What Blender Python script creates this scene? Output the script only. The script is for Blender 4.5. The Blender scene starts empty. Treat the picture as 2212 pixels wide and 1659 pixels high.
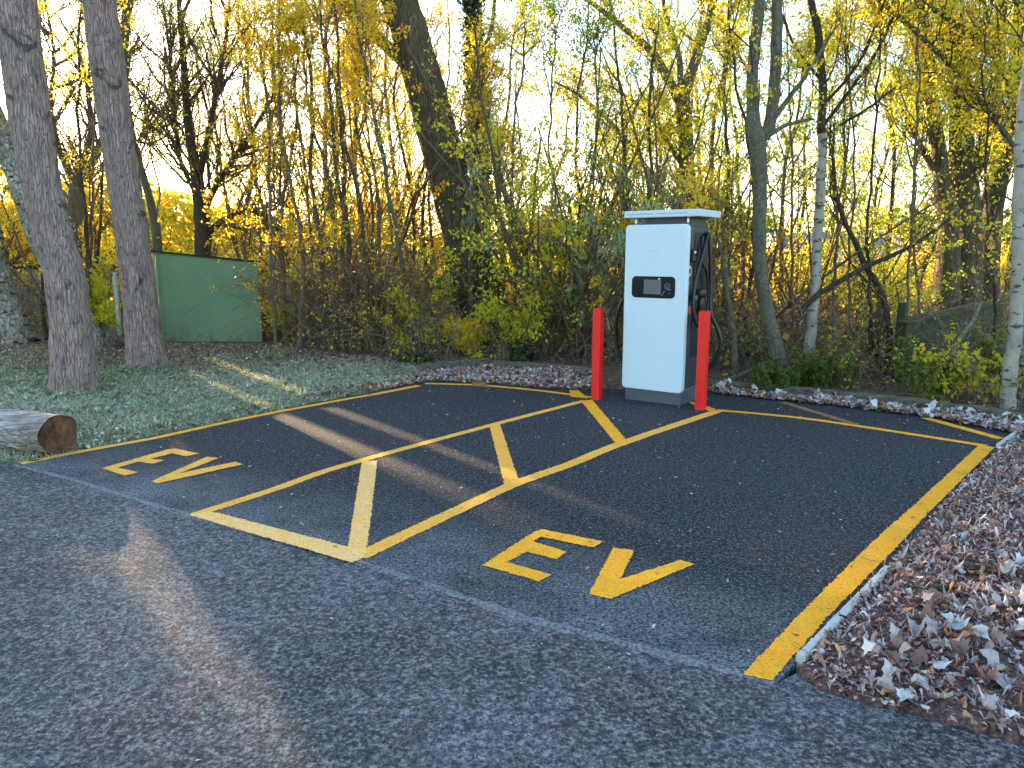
import bpy, bmesh, math, random
import numpy as np
from mathutils import Vector, Matrix
random.seed(7)
RNG = np.random.default_rng(11)
sc = bpy.context.scene
COL = sc.collection
# ------------------------------------------------------------------ measured camera
FPX = 1600.0; PITCH = math.atan(285/1600.0); CH = 1.6
_F = np.array([0, math.cos(PITCH), -math.sin(PITCH)]); _U = np.array([0, math.sin(PITCH), math.cos(PITCH)])
CAM = np.array([0, 0, CH])
SUN_AZ = math.radians(-38); SUN_EL = math.radians(7.6)      # azimuth from +Y towards +X
# openings in the foliage through which the low sun reaches the ground (gap centre, half width, near and far end)
GAPS = [(3.66, .50, 4.2, 12.5), (.96, .09, .8, 6.0), (1.98, .09, 4.6, 7.2)]
def shades_gap(P, grow=0.0):
    P = np.asarray(P); k = P[..., 2]/math.tan(SUN_EL); gy = P[..., 1]-k*math.cos(SUN_AZ); gx = P[..., 0]-k*math.sin(SUN_AZ); u = gx-gy*math.tan(SUN_AZ)
    r = np.zeros(P.shape[:-1], bool)
    for c_, h_, y0, y1 in GAPS: r |= (np.abs(u-c_) < h_+grow) & (gy > y0-grow) & (gy < y1+grow) & (P[..., 1] > gy+.5)
    return r
def ray(x, y): return _F + np.array([(x-1106)/FPX, 0, 0]) + (829.5-y)/FPX*_U
def G(x, y, z=0.0):
    d = ray(x, y); return CAM + d*((z-CH)/d[2])
def W(x, y, Y):
    d = ray(x, y); return CAM + d*(Y/d[1])
def camdepth(p): return float(np.dot(p-CAM, _F))

# ------------------------------------------------------------------ materials
def mat(name):
    m = bpy.data.materials.new(name); m.use_nodes = True
    nt = m.node_tree; nt.nodes.clear()
    return m, nt, nt.nodes.new('ShaderNodeOutputMaterial')
class NT:
    def __init__(s, name):
        s.m, s.t, s.out = mat(name)
        s.tc = s.n('ShaderNodeTexCoord')
    def n(s, typ, **kw):
        nd = s.t.nodes.new(typ)
        for k, v in kw.items(): setattr(nd, k, v)
        return nd
    def l(s, a, b): s.t.links.new(a, b)
    def coord(s, scale=(1,1,1), obj=True):
        mp = s.n('ShaderNodeMapping'); mp.inputs['Scale'].default_value = scale
        s.l(s.tc.outputs['Object'], mp.inputs['Vector']); return mp.outputs[0]
    def noise(s, scale, detail=3, rough=.55, vec=None, dist=0):
        nd = s.n('ShaderNodeTexNoise'); nd.inputs['Scale'].default_value = scale
        nd.inputs['Detail'].default_value = detail; nd.inputs['Roughness'].default_value = rough
        nd.inputs['Distortion'].default_value = dist
        s.l(vec if vec is not None else s.tc.outputs['Object'], nd.inputs['Vector']); return nd.outputs['Fac']
    def voro(s, scale, vec=None, feature='F1', out='Distance'):
        nd = s.n('ShaderNodeTexVoronoi', feature=feature); nd.inputs['Scale'].default_value = scale
        s.l(vec if vec is not None else s.tc.outputs['Object'], nd.inputs['Vector']); return nd.outputs[out]
    def ramp(s, fac, stops, interp='LINEAR'):
        r = s.n('ShaderNodeValToRGB'); r.color_ramp.interpolation = interp
        e = r.color_ramp.elements
        while len(e) < len(stops): e.new(.5)
        for i, (p, c) in enumerate(stops):
            e[i].position = p; e[i].color = (c[0], c[1], c[2], 1) if hasattr(c, '__len__') else (c, c, c, 1)
        s.l(fac, r.inputs[0]); return r.outputs[0]
    def mix(s, fac, a, b, typ='MIX'):
        m = s.n('ShaderNodeMix', data_type='RGBA', blend_type=typ)
        for sock, v in ((m.inputs[0], fac), (m.inputs[6], a), (m.inputs[7], b)):
            if hasattr(v, 'is_linked'): s.l(v, sock)
            elif hasattr(v, '__len__'): sock.default_value = (v[0], v[1], v[2], 1)
            else: sock.default_value = v
        return m.outputs[2]
    def math(s, op, a, b=0.0, clamp=False):
        m = s.n('ShaderNodeMath', operation=op); m.use_clamp = clamp
        for i, v in enumerate((a, b)):
            if hasattr(v, 'is_linked'): s.l(v, m.inputs[i])
            else: m.inputs[i].default_value = v
        return m.outputs[0]
    def bsdf(s, color, rough=.8, bump=None, bstr=.5, bdist=.01, metal=0, spec=.5, coat=0):
        b = s.n('ShaderNodeBsdfPrincipled')
        if hasattr(color, 'is_linked'): s.l(color, b.inputs['Base Color'])
        else: b.inputs['Base Color'].default_value = (*color, 1)
        if hasattr(rough, 'is_linked'): s.l(rough, b.inputs['Roughness'])
        else: b.inputs['Roughness'].default_value = rough
        b.inputs['Metallic'].default_value = metal
        b.inputs['Specular IOR Level'].default_value = spec
        b.inputs['Coat Weight'].default_value = coat
        if bump is not None:
            bp = s.n('ShaderNodeBump'); bp.inputs['Strength'].default_value = bstr; bp.inputs['Distance'].default_value = bdist
            s.l(bump, bp.inputs['Height']); s.l(bp.outputs[0], b.inputs['Normal'])
        s.l(b.outputs[0], s.out.inputs[0]); return b

M = {}
# --- old road: coarse aggregate, frost on the tops of the stones
t = NT('road_asphalt')
ag = t.voro(75); n1 = t.noise(62, 4, .75); big = t.noise(.8, 5, .65); mid = t.noise(2.2, 4, .65); fine = t.noise(24, 3, .7)
c = t.ramp(n1, [(.36, (.006,.007,.010)), (.49, (.060,.061,.065)), (.61, (.27,.27,.28))])
c = t.mix(t.ramp(mid, [(.40, 0.0), (.60, .55)]), c, t.mix(1.0, c, (1.35,.98,1.0), 'MULTIPLY'))
c = t.mix(t.ramp(t.noise(3.1, 3, .6), [(.45, 0.0), (.65, .5)]), c, t.mix(1.0, c, (.75,1.05,1.08), 'MULTIPLY'))
fr = t.math('MULTIPLY', t.ramp(big, [(.40, 0.03), (.64, .55)]), t.ramp(t.noise(85, 4, .8), [(.44, 0.0), (.60, 1.0)]))
c = t.mix(fr, c, (.40,.43,.48))
c = t.mix(t.ramp(fine, [(.34, .75), (.56, 0.0)]), c, (.022,.023,.028))
h = t.math('ADD', t.math('MULTIPLY', ag, -.8), t.math('MULTIPLY', n1, .9))
t.bsdf(c, .85, h, .9, .010, spec=.22); M['road'] = t.m
# --- newer bay asphalt
t = NT('bay_asphalt')
ag = t.voro(120); n1 = t.noise(80, 4, .78); big = t.noise(.8, 4, .6); mid = t.noise(5, 4, .6)
c = t.ramp(n1, [(.41, (.002,.003,.005)), (.50, (.019,.022,.028)), (.61, (.15,.16,.18))])
c = t.mix(t.ramp(t.noise(34, 3, .75), [(.40, .9), (.52, 0.0)]), c, (.003,.004,.007))
c = t.mix(t.ramp(t.noise(21, 4, .85), [(.50, 0.0), (.60, .55)]), c, t.mix(1.0, c, (2.4,2.3,2.2), 'MULTIPLY'))
c = t.mix(t.ramp(t.noise(40, 2, .6), [(.60, 0.0), (.68, .8)]), c, (.15,.16,.18))
c = t.mix(t.ramp(big, [(.45, 0.0), (.72, .28)]), c, (.060,.055,.055))
# frost / dust gathered along the front seam
sep = t.n('ShaderNodeSeparateXYZ'); t.l(t.tc.outputs['Object'], sep.inputs[0])
d = t.math('ADD', t.math('MULTIPLY', sep.outputs[0], .60), sep.outputs[1])   # distance-like coordinate across the bay
fr = t.math('MULTIPLY', t.ramp(d, [(0.0, 0.0), (1.0, 0.0)]), 1.0)
mr = t.n('ShaderNodeMapRange'); mr.inputs[1].default_value = 4.3; mr.inputs[2].default_value = 3.15; t.l(d, mr.inputs[0])
fr = t.math('MULTIPLY', mr.outputs[0], t.ramp(t.noise(1.7, 4, .7), [(.35, .15), (.65, .8)]))
fr = t.math('MULTIPLY', fr, t.ramp(t.noise(60, 3, .8), [(.44, .05), (.58, 1.0)]))
c = t.mix(fr, c, (.33,.36,.39))
c = t.mix(t.ramp(mid, [(.60, 0.0), (.75, .35)]), c, (.11,.09,.08))
h = t.math('ADD', t.math('MULTIPLY', ag, -.6), n1)
t.bsdf(c, .85, h, .8, .006, spec=.20); M['bay'] = t.m
# --- yellow marking paint; frost whitens some strokes
def paint(name, frost, wear=.5):
    t = NT(name)
    c = t.ramp(t.noise(9, 4, .6), [(.3, (.97,.37,.010)), (.7, (1.0,.46,.016))])
    c = t.mix(t.math('MULTIPLY', t.ramp(t.noise(6, 4, .7), [(.35, .5), (.7, 1.0)]), frost), c, (.95,.72,.40))
    pit = t.ramp(t.noise(150, 3, .75), [(wear-.14, 1.0), (wear-.08, 0.0)])
    c = t.mix(pit, c, (.09,.07,.05))
    big = t.ramp(t.noise(17, 3, .6), [(.29, .9), (.34, 0.0)])
    c = t.mix(big, c, (.16,.12,.08))
    t.bsdf(c, .8, t.noise(170, 3, .7), .7, .004, spec=.15); return t.m
M['paint'] = paint('yellow_paint', .05); M['paint_frost'] = paint('frosted_yellow_paint', .62); M['paint_mid'] = paint('dusted_yellow_paint', .22)
M['paint_worn'] = paint('worn_orange_paint', .25, .66)
# --- seam
t = NT('seam_tar'); t.bsdf(t.ramp(t.noise(60,3,.7), [(.36,(.05,.055,.06)), (.64,(.23,.24,.26))]), .85, t.noise(90,3), .8, .008); M['seam'] = t.m
# --- earth, litter on the woodland floor, sunny rough grass beyond the wood
t = NT('earth')
n1 = t.noise(22, 4, .7); n2 = t.noise(3, 4, .6); n3 = t.noise(60, 2, .6)
wood = t.ramp(n1, [(.30, (.04,.028,.02)), (.5, (.13,.082,.055)), (.68, (.30,.21,.15))])
grass = t.ramp(n3, [(.3, (.08,.10,.05)), (.55, (.20,.25,.15)), (.75, (.40,.43,.34))])
meadow = t.ramp(t.noise(1.2, 5, .7), [(.3, (.16,.15,.03)), (.55, (.34,.25,.05)), (.75, (.42,.22,.09))])
sep = t.n('ShaderNodeSeparateXYZ'); t.l(t.tc.outputs['Object'], sep.inputs[0])
yy = t.math('ADD', sep.outputs[1], t.math('MULTIPLY', n2, 3.0))
mr = t.n('ShaderNodeMapRange'); mr.inputs[1].default_value = 12.9; mr.inputs[2].default_value = 10.6; t.l(yy, mr.inputs[0])
mx = t.n('ShaderNodeMapRange'); mx.inputs[1].default_value = 0.2; mx.inputs[2].default_value = -1.8; t.l(sep.outputs[0], mx.inputs[0])
g = t.math('MULTIPLY', t.math('MULTIPLY', mr.outputs[0], mx.outputs[0]), t.ramp(n2, [(.36, .25), (.56, 1.0)]))
c = t.mix(g, wood, grass)
mf = t.n('ShaderNodeMapRange'); mf.inputs[1].default_value = 21; mf.inputs[2].default_value = 27; t.l(yy, mf.inputs[0])
c = t.mix(mf.outputs[0], c, meadow)
t.bsdf(c, .95, n1, .8, .03, spec=.2); M['earth'] = t.m
# --- reddish bark mulch
t = NT('mulch')
v = t.voro(38, out='Color'); n1 = t.noise(45, 4, .7)
c = t.ramp(n1, [(.3, (.05,.032,.030)), (.5, (.20,.115,.10)), (.72, (.40,.28,.26))])
c = t.mix(.35, c, t.mix(.7, v, (.16,.10,.09)), 'MULTIPLY')
t.bsdf(c, .92, n1, 1.0, .02, spec=.2); M['mulch'] = t.m
# --- tinted things: per-face tone attribute drives a ramp
def toned(name, stops, rough=.7, transl=0.0, spec=.3, attr='tone', mottling=True, interp='LINEAR'):
    t = NT(name)
    a = t.n('ShaderNodeAttribute', attribute_name=attr)
    c = t.ramp(a.outputs['Fac'], stops, interp)
    if mottling: c = t.mix(t.ramp(t.noise(70, 2, .7), [(.3, 0.0), (.75, .45)]), c, t.mix(1.0, c, (1.5,1.5,1.55), 'MULTIPLY'))
    b = t.bsdf(c, rough, spec=spec)
    if transl > 0:
        tr = t.n('ShaderNodeBsdfTranslucent'); t.l(c, tr.inputs[0])
        mx = t.n('ShaderNodeMixShader'); mx.inputs[0].default_value = transl
        t.l(b.outputs[0], mx.inputs[1]); t.l(tr.outputs[0], mx.inputs[2]); t.l(mx.outputs[0], t.out.inputs[0])
    return t.m
YEL = [(0, (.14,.20,.03)), (.22, (.45,.50,.04)), (.5, (.86,.70,.04)), (.8, (.92,.58,.04)), (1, (.72,.30,.04))]
LIM = [(0, (.10,.17,.03)), (.3, (.32,.42,.04)), (.6, (.62,.64,.05)), (.85, (.85,.72,.05)), (1, (.85,.50,.05))]
OLI = [(0, (.04,.07,.02)), (.4, (.13,.18,.03)), (.75, (.32,.34,.05)), (1, (.60,.50,.05))]
WIL = [(0, (.16,.22,.14)), (.5, (.32,.42,.24)), (.8, (.50,.55,.22)), (1, (.75,.66,.10))]
IVY = [(0, (.012,.03,.012)), (.6, (.03,.065,.02)), (1, (.09,.14,.04))]
BRN = [(0, (.09,.045,.02)), (.5, (.22,.11,.05)), (1, (.48,.26,.10))]
ORG = [(0, (.45,.17,.04)), (1, (.75,.32,.09))]
for k, s_, tr in (('yel',YEL,.66),('lim',LIM,.66),('oli',OLI,.5),('wil',WIL,.5),('ivy',IVY,.15),('brn',BRN,.4),('org',ORG,.5)):
    M['leaf_'+k] = toned('leaf_'+k, s_, .55, tr, mottling=False)
M['pineleaf'] = toned('pine_needles', [(0,(.015,.04,.015)),(1,(.05,.10,.04))], .6, .1, mottling=False)
M['frostleaf'] = toned('frosted_fallen_leaf', [(0,(.05,.028,.02)),(.16,(.27,.16,.14)),(.30,(.38,.25,.21)),(.34,(.50,.15,.09)),(.40,(.62,.36,.14)),(.46,(.34,.26,.24)),(.70,(.45,.40,.38)),(1,(.60,.59,.58))], .8, .12)
M['litterleaf'] = toned('fallen_leaf', [(0,(.06,.034,.02)),(.3,(.20,.105,.06)),(.6,(.34,.20,.13)),(.82,(.46,.36,.28)),(1,(.62,.58,.52))], .8, .12)
M['chip'] = toned('bark_chip', [(0,(.06,.036,.03)),(.3,(.25,.12,.10)),(.6,(.42,.23,.20)),(.8,(.52,.40,.36)),(1,(.70,.66,.64))], .9)
M['grass'] = toned('frosted_grass', [(0,(.07,.10,.03)),(.35,(.21,.27,.11)),(.7,(.44,.50,.32)),(1,(.74,.76,.66))], .7, .25, mottling=False)
M['drygrass'] = toned('dry_grass', [(0,(.14,.12,.04)),(.5,(.36,.27,.08)),(1,(.55,.45,.2))], .7, .4, mottling=False)
# --- bark
def bark(name, dark, light, vs=(9,9,2.2), scale=3.5, bd=.02, green=None, blotch=0, bs=.9, crack=.75, knots=False):
    t = NT(name); v = t.coord(vs)
    n = t.noise(scale, 5, .7, v, .3); vo = t.voro(scale*1.3, v, 'DISTANCE_TO_EDGE')
    c = t.ramp(n, [(.32, dark), (.68, light)])
    c = t.mix(t.ramp(vo, [(0, crack), (.10, 0.0)]), c, tuple(x*.45 for x in dark))
    n2 = t.noise(2.2, 4, .6)
    if green: c = t.mix(t.ramp(n2, [(.42, 0.0), (.62, .7)]), c, green)
    h = t.math('ADD', t.math('MULTIPLY', t.ramp(vo, [(0, 0.0), (.12, 1.0)]), .7), n)
    if knots: c = t.mix(t.math('MULTIPLY', t.ramp(t.noise(1.6, 3, .65, t.coord((2.2,2.2,2.6)), .6), [(.58, 0.0), (.68, .75)]), 1.0), c, tuple(x*.35 for x in dark))
    if blotch:
        b2 = t.ramp(t.noise(2.6, 3, .6, t.coord((3.2,3.2,7))), [(.57, 0.0), (.64, 1.0)])
        c = t.mix(t.math('MULTIPLY', b2, blotch), c, (.03,.027,.024))
    t.bsdf(c, .92, h, bs, bd, spec=.25); return t.m
M['pine'] = bark('pine_bark', (.13,.085,.080), (.58,.40,.375), (10,10,1.3), 3.0, .03, (.27,.235,.195), crack=.30, knots=True)
M['brown'] = bark('brown_bark', (.060,.042,.030), (.24,.165,.115), (9,9,1.6), 2.2, .03, (.07,.08,.035))
M['grey'] = bark('grey_green_bark', (.07,.066,.05), (.19,.18,.14), (9,9,4), 2.5, .008, (.12,.13,.07))
M['twig'] = bark('twig_bark', (.085,.060,.042), (.26,.19,.13), (9,9,3), 4, .003)
M['twigpale'] = bark('pale_twig_bark', (.13,.105,.08), (.34,.29,.23), (9,9,3), 4, .003)
M['birch'] = bark('birch_bark', (.19,.175,.145), (.42,.385,.33), (4,4,2), 2.0, .006, (.36,.34,.29), .85, .3, .08)
M['birchdirty'] = bark('old_birch_bark', (.17,.155,.13), (.50,.47,.41), (5,5,3), 2.4, .02, (.16,.15,.10), 1.0)
M['darkbark'] = bark('dark_bark', (.030,.023,.018), (.11,.083,.06), (9,9,3), 3, .006)
M['log'] = bark('weathered_log', (.15,.13,.115), (.60,.58,.56), (1.6,9,9), 2.2, .02, (.26,.20,.15), crack=.25)
# --- others
t = NT('green_paint'); n = t.noise(1.4, 4, .6)
c = t.ramp(n, [(.35, (.115,.195,.105)), (.65, (.14,.225,.125))])
sep = t.n('ShaderNodeSeparateXYZ'); t.l(t.tc.outputs['Object'], sep.inputs[0])
mr = t.n('ShaderNodeMapRange'); mr.inputs[1].default_value = .42; mr.inputs[2].default_value = .0; t.l(sep.outputs[2], mr.inputs[0])
dirt = t.math('MULTIPLY', mr.outputs[0], t.ramp(t.noise(9, 5, .75), [(.45, .1), (.68, 1.0)]))
c = t.mix(dirt, c, (.07,.055,.035)); t.bsdf(c, .7, t.noise(25, 3), .15, .004); M['shed'] = t.m
def plain(name, col, rough=.5, metal=0, bumps=0, spec=.5, vary=.12, vs=3):
    t = NT(name); n = t.noise(vs, 4, .6)
    c = t.ramp(n, [(.3, tuple(x*(1-vary) for x in col)), (.7, tuple(min(1, x*(1+vary)) for x in col))])
    t.bsdf(c, rough, t.noise(40, 3) if bumps else None, bumps, .004, metal, spec); return t.m
M['felt'] = plain('roof_felt', (.016,.012,.009), .9, bumps=.5)
M['white'] = plain('white_coated_metal', (.56,.69,.78), .38, vary=.02, vs=6)
M['capgrey'] = plain('pale_grey_coated_metal', (.52,.62,.70), .4, vary=.03)
M['cab'] = plain('dark_grey_coated_metal', (.035,.040,.050), .45, vary=.05)
M['plinth'] = plain('slate_grey_metal', (.075,.088,.105), .5, vary=.08)
M['black'] = plain('black_glass', (.008,.009,.012), .10, vary=.0)
M['rubber'] = plain('black_rubber', (.012,.012,.014), .45, vary=.1)
M['screen'] = plain('grey_screen', (.10,.125,.14), .25, vary=.03)
M['mark'] = plain('grey_mark', (.20,.24,.28), .6)
M['markline'] = plain('blue_grey_groove', (.22,.27,.34), .6)
M['silver'] = plain('silver_metal', (.75,.77,.8), .3, .6)
M['yellowtag'] = plain('yellow_label', (.75,.60,.08), .5)
M['orangetag'] = plain('orange_plastic', (.85,.13,.03), .5)
t = NT('red_paint'); c = t.ramp(t.noise(5, 4, .6), [(.35, (.70,.008,.008)), (.7, (.85,.014,.012))])
c = t.mix(t.ramp(t.noise(60,3,.7), [(.66,0.0),(.74,.5)]), c, (.35,.10,.09)); t.bsdf(c, .42, t.noise(30,2), .08, .002); M['red'] = t.m
M['kerb'] = bark('kerb_timber', (.06,.05,.045), (.24,.20,.17), (1.5,9,9), 3, .01, (.13,.13,.09))
M['edging'] = plain('pale_edging', (.50,.52,.50), .6, vary=.15, bumps=.3)
def boards(name, c1, c2, period, axis=0, mossy=None):
    t = NT(name); sp = t.n('ShaderNodeSeparateXYZ'); t.l(t.tc.outputs['Object'], sp.inputs[0])
    x = t.math('DIVIDE', sp.outputs[axis], period); fr = t.math('FRACT', x)
    gap = t.ramp(fr, [(0, 0.0), (.05, 1.0), (.95, 1.0), (1, 0.0)])
    n = t.noise(6, 5, .7, t.coord((4,4,.7) if axis == 0 else (.7,.7,5)))
    c = t.ramp(n, [(.3, c1), (.7, c2)])
    if mossy: c = t.mix(t.ramp(t.noise(2.5, 4, .6), [(.35, .3), (.6, .95)]), c, mossy)
    t.bsdf(c, .9, t.math('ADD', t.math('MULTIPLY', gap, 1.5), n), .8, .012); return t.m
M['boards'] = boards('weathered_boards', (.07,.055,.04), (.21,.165,.12), .14)
M['mossy'] = boards('shaded_mossy_boards', (.018,.018,.009), (.045,.045,.02), .30, 0, (.030,.044,.008))  # moss and board tones, both darkened to put the fence's shade into the colour
M['mossrail'] = bark('mossy_rail', (.03,.026,.016), (.13,.10,.06), (1,9,9), 3, .01, (.08,.09,.03))
M['tanwall'] = plain('tan_render', (.30,.22,.13), .85, bumps=.3)
M['palewall'] = plain('pale_render', (.62,.64,.68), .8)
M['slate'] = plain('slate_roof', (.16,.18,.22), .7)
M['window'] = plain('window_glass', (.03,.04,.06), .15)
t = NT('cut_wood')
w = t.n('ShaderNodeTexWave', wave_type='RINGS', rings_direction='X'); w.inputs['Scale'].default_value = 14; w.inputs['Distortion'].default_value = 3; w.inputs['Detail'].default_value = 4
t.l(t.tc.outputs['Object'], w.inputs[0])
c = t.ramp(t.noise(7, 4, .65), [(.3, (.02,.013,.010)), (.5, (.13,.065,.038)), (.72, (.25,.13,.08))]); c = t.mix(.3, c, w.outputs[0], 'MULTIPLY')
t.bsdf(c, .9, t.noise(18, 5, .8), 1.0, .02, spec=.2); M['cutwood'] = t.m

# ------------------------------------------------------------------ object helpers
def mesh_obj(name, V, F, m, parent=None, smooth=False, tone=None, edges=()):
    me = bpy.data.meshes.new(name); V = np.asarray(V, dtype=np.float32)
    if isinstance(F, np.ndarray):
        nf, k = F.shape
        me.vertices.add(len(V)); me.vertices.foreach_set('co', V.ravel())
        me.loops.add(nf*k); me.loops.foreach_set('vertex_index', F.astype(np.int32).ravel())
        me.polygons.add(nf); me.polygons.foreach_set('loop_start', np.arange(0, nf*k, k, dtype=np.int32))
        try: me.polygons.foreach_set('loop_total', np.full(nf, k, dtype=np.int32))
        except Exception: pass
        me.update(calc_edges=True)
    else:
        me.from_pydata([tuple(map(float, v)) for v in V], [], F); me.update()
    if smooth: me.polygons.foreach_set('use_smooth', np.ones(len(me.polygons), dtype=bool))
    if tone is not None:
        a = me.attributes.new('tone', 'FLOAT', 'FACE'); a.data.foreach_set('value', np.asarray(tone, dtype=np.float32))
    me.materials.append(m)
    o = bpy.data.objects.new(name, me); COL.objects.link(o)
    if parent is not None: o.parent = parent
    return o
def tag(o, label=None, cat=None, group=None, kind=None):
    if label: o['label'] = label
    if cat: o['category'] = cat
    if group: o['group'] = group
    if kind: o['kind'] = kind
    return o
def empty(name, loc, label, cat, group=None, rz=0.0):
    o = bpy.data.objects.new(name, None); COL.objects.link(o); o.empty_display_size = .2
    o.location = tuple(map(float, loc)); o.rotation_euler = (0, 0, rz)
    return tag(o, label, cat, group)
def bm_obj(name, bm, m, parent=None, smooth=False):
    me = bpy.data.meshes.new(name); bmesh.ops.recalc_face_normals(bm, faces=bm.faces); bm.to_mesh(me); bm.free()
    if smooth: me.polygons.foreach_set('use_smooth', np.ones(len(me.polygons), dtype=bool))
    me.materials.append(m); o = bpy.data.objects.new(name, me); COL.objects.link(o)
    if parent is not None: o.parent = parent
    return o
def add_box(bm, lo, hi, bev=0.0, seg=2):
    r = bmesh.ops.create_cube(bm, size=1); vs = r['verts']
    for v in vs:
        v.co = Vector([lo[i] + (v.co[i]+.5)*(hi[i]-lo[i]) for i in range(3)])
    if bev:
        es = list({e for v in vs for e in v.link_edges})
        bmesh.ops.bevel(bm, geom=es, offset=bev, segments=seg, affect='EDGES', profile=.5)
def box(name, lo, hi, m, parent=None, bev=0.0, smooth=False):
    bm = bmesh.new(); add_box(bm, lo, hi, bev); return bm_obj(name, bm, m, parent, smooth)
def rrect(w, h, r, n=6):
    pts = []
    for cx, cy, a0 in ((w-r, h-r, 0), (r, h-r, 90), (r, r, 180), (w-r, r, 270)):
        for i in range(n+1):
            a = math.radians(a0+90*i/n); pts.append((cx+r*math.cos(a), cy+r*math.sin(a)))
    return pts
def plate(name, pts, y0, y1, m, parent, bev=0.0):       # outline in x-z, thick in y
    bm = bmesh.new(); vs = [bm.verts.new((x, y0, z)) for x, z in pts]
    f = bm.faces.new(vs); r = bmesh.ops.extrude_face_region(bm, geom=[f])
    for v in [g for g in r['geom'] if isinstance(g, bmesh.types.BMVert)]: v.co.y = y1
    if bev:
        es = [e for e in bm.edges if abs(e.verts[0].co.y-y0) < 1e-6 and abs(e.verts[1].co.y-y0) < 1e-6]
        bmesh.ops.bevel(bm, geom=es, offset=bev, segments=3, affect='EDGES', profile=.5)
    return bm_obj(name, bm, m, parent)
def resample(P, n, r=None):
    P = np.asarray(P, float); k = len(P); t = np.linspace(0, k-1, n); i = np.minimum(t.astype(int), k-2); f = (t-i)[:, None]
    g = lambda A, j: A[np.clip(j, 0, k-1)]
    p0, p1, p2, p3 = g(P, i-1), g(P, i), g(P, i+1), g(P, i+2)
    return .5*((2*p1)+(-p0+p2)*f+(2*p0-5*p1+4*p2-p3)*f**2+(-p0+3*p1-3*p2+p3)*f**3)
# -- tubes, vectorised
def nrm(v): return v/np.maximum(np.linalg.norm(v, axis=-1, keepdims=True), 1e-9)
def tubes(P, R, sides, rough=0.0):
    """P (N,K,3) R (N,K) -> verts, quads"""
    N, K, _ = P.shape
    T = np.empty_like(P); T[:, 1:-1] = P[:, 2:]-P[:, :-2]; T[:, 0] = P[:, 1]-P[:, 0]; T[:, -1] = P[:, -1]-P[:, -2]
    T = nrm(T); ref = np.zeros((N, 1, 3)); ref[:, 0] = [1, 0, 0]
    flip = np.abs(T[:, :, 0]).mean(1) > .8; ref[flip, 0] = [0, 1, 0]
    A = nrm(np.cross(T, np.broadcast_to(ref, T.shape))); B = np.cross(T, A)
    ang = np.arange(sides)*2*np.pi/sides
    rr = R[:, :, None]*np.ones(sides)
    if rough: rr = rr*(1+rough*RNG.normal(size=rr.shape))
    V = P[:, :, None]+(A[:, :, None]*np.cos(ang)[:, None]+B[:, :, None]*np.sin(ang)[:, None])*rr[..., None]
    i = np.arange(N)[:, None, None]*K*sides; k = np.arange(K-1)[None, :, None]*sides; s = np.arange(sides)[None, None]
    s2 = (s+1) % sides; a = i+k+s; b = i+k+s2; c_ = i+k+sides+s2; d_ = i+k+sides+s
    return V.reshape(-1, 3), np.stack([a, b, c_, d_], -1).reshape(-1, 4)
def merge(lst):
    Vs, Fs, o = [], [], 0
    for V, F in lst:
        Vs.append(V); Fs.append(F+o); o += len(V)
    return np.concatenate(Vs), np.concatenate(Fs)
def branch(P, R, n, tmin, tmax, L, ang=(.5, 1.0), up=.15, wob=.18, K=5, rng=RNG, rk=.55, taper=.35, bias=None):
    """children of every polyline; L = absolute length (mean) or array"""
    N, KK, _ = P.shape
    par = np.repeat(np.arange(N), n); M_ = len(par)
    t = rng.uniform(tmin, tmax, M_)*(KK-1); i = np.minimum(t.astype(int), KK-2); f = (t-i)[:, None]
    base = P[par, i]*(1-f)+P[par, i+1]*f; tan = nrm(P[par, i+1]-P[par, i])
    pr = R[par, i]*(1-f[:, 0])+R[par, i+1]*f[:, 0]
    rnd = rng.normal(size=(M_, 3)); perp = nrm(rnd-tan*(rnd*tan).sum(-1, keepdims=True))
    a = rng.uniform(*ang, M_)[:, None]; d = nrm(tan*np.cos(a)+perp*np.sin(a))
    if bias is not None: d = nrm(d+np.asarray(bias))
    Ln = (L if np.isscalar(L) else L[par])*rng.uniform(.45, 1.35, M_)*(1-.45*t/(KK-1))
    Q = np.empty((M_, K, 3)); Q[:, 0] = base
    for k in range(1, K):
        d = nrm(d+np.array([0, 0, up])+rng.normal(size=(M_, 3))*wob)
        Q[:, k] = Q[:, k-1]+d*(Ln/(K-1))[:, None]
    r0 = np.minimum(pr*rk, np.maximum(Ln*.013, .0018 if rk < .7 else .0042)); RR = r0[:, None]*np.linspace(1, taper, K)[None]
    return Q, RR
def leaves_on(P, n, spread, size, rng=RNG, tmin=.3, lo=0, hi=1, dens=None, droop=.3, aspect=.55, clump=.35):
    N, K, _ = P.shape; par = np.repeat(np.arange(N), n)
    m_ = P[:, K//2]; f1 = np.sin(m_[:, 0]*3.1+m_[:, 2]*1.3+1.7)*np.sin(m_[:, 2]*2.9-m_[:, 1]*1.1)*np.cos(m_[:, 1]*2.3+m_[:, 0]*.7)
    wt = np.clip(.62+1.5*f1+rng.normal(size=N)*.28, .02, 1.5)           # leaf clumps and bare gaps
    par = np.repeat(par, 2); keep = rng.random(len(par)) < .8*wt[par]*(1 if dens is None else dens); par = par[keep]; M_ = len(par)
    t = rng.uniform(tmin, 1, M_)*(K-1); i = np.minimum(t.astype(int), K-2); f = (t-i)[:, None]
    c0 = P[par, i]*(1-f)+P[par, i+1]*f+rng.normal(size=(M_, 3))*spread
    tn = rng.beta(2, 2, M_)*(1-clump)+clump*rng.random(N)[par]
    return c0, np.clip(lo+(hi-lo)*tn, 0, 1), rng.uniform(.6, 1.3, M_)*size, droop, aspect
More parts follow.
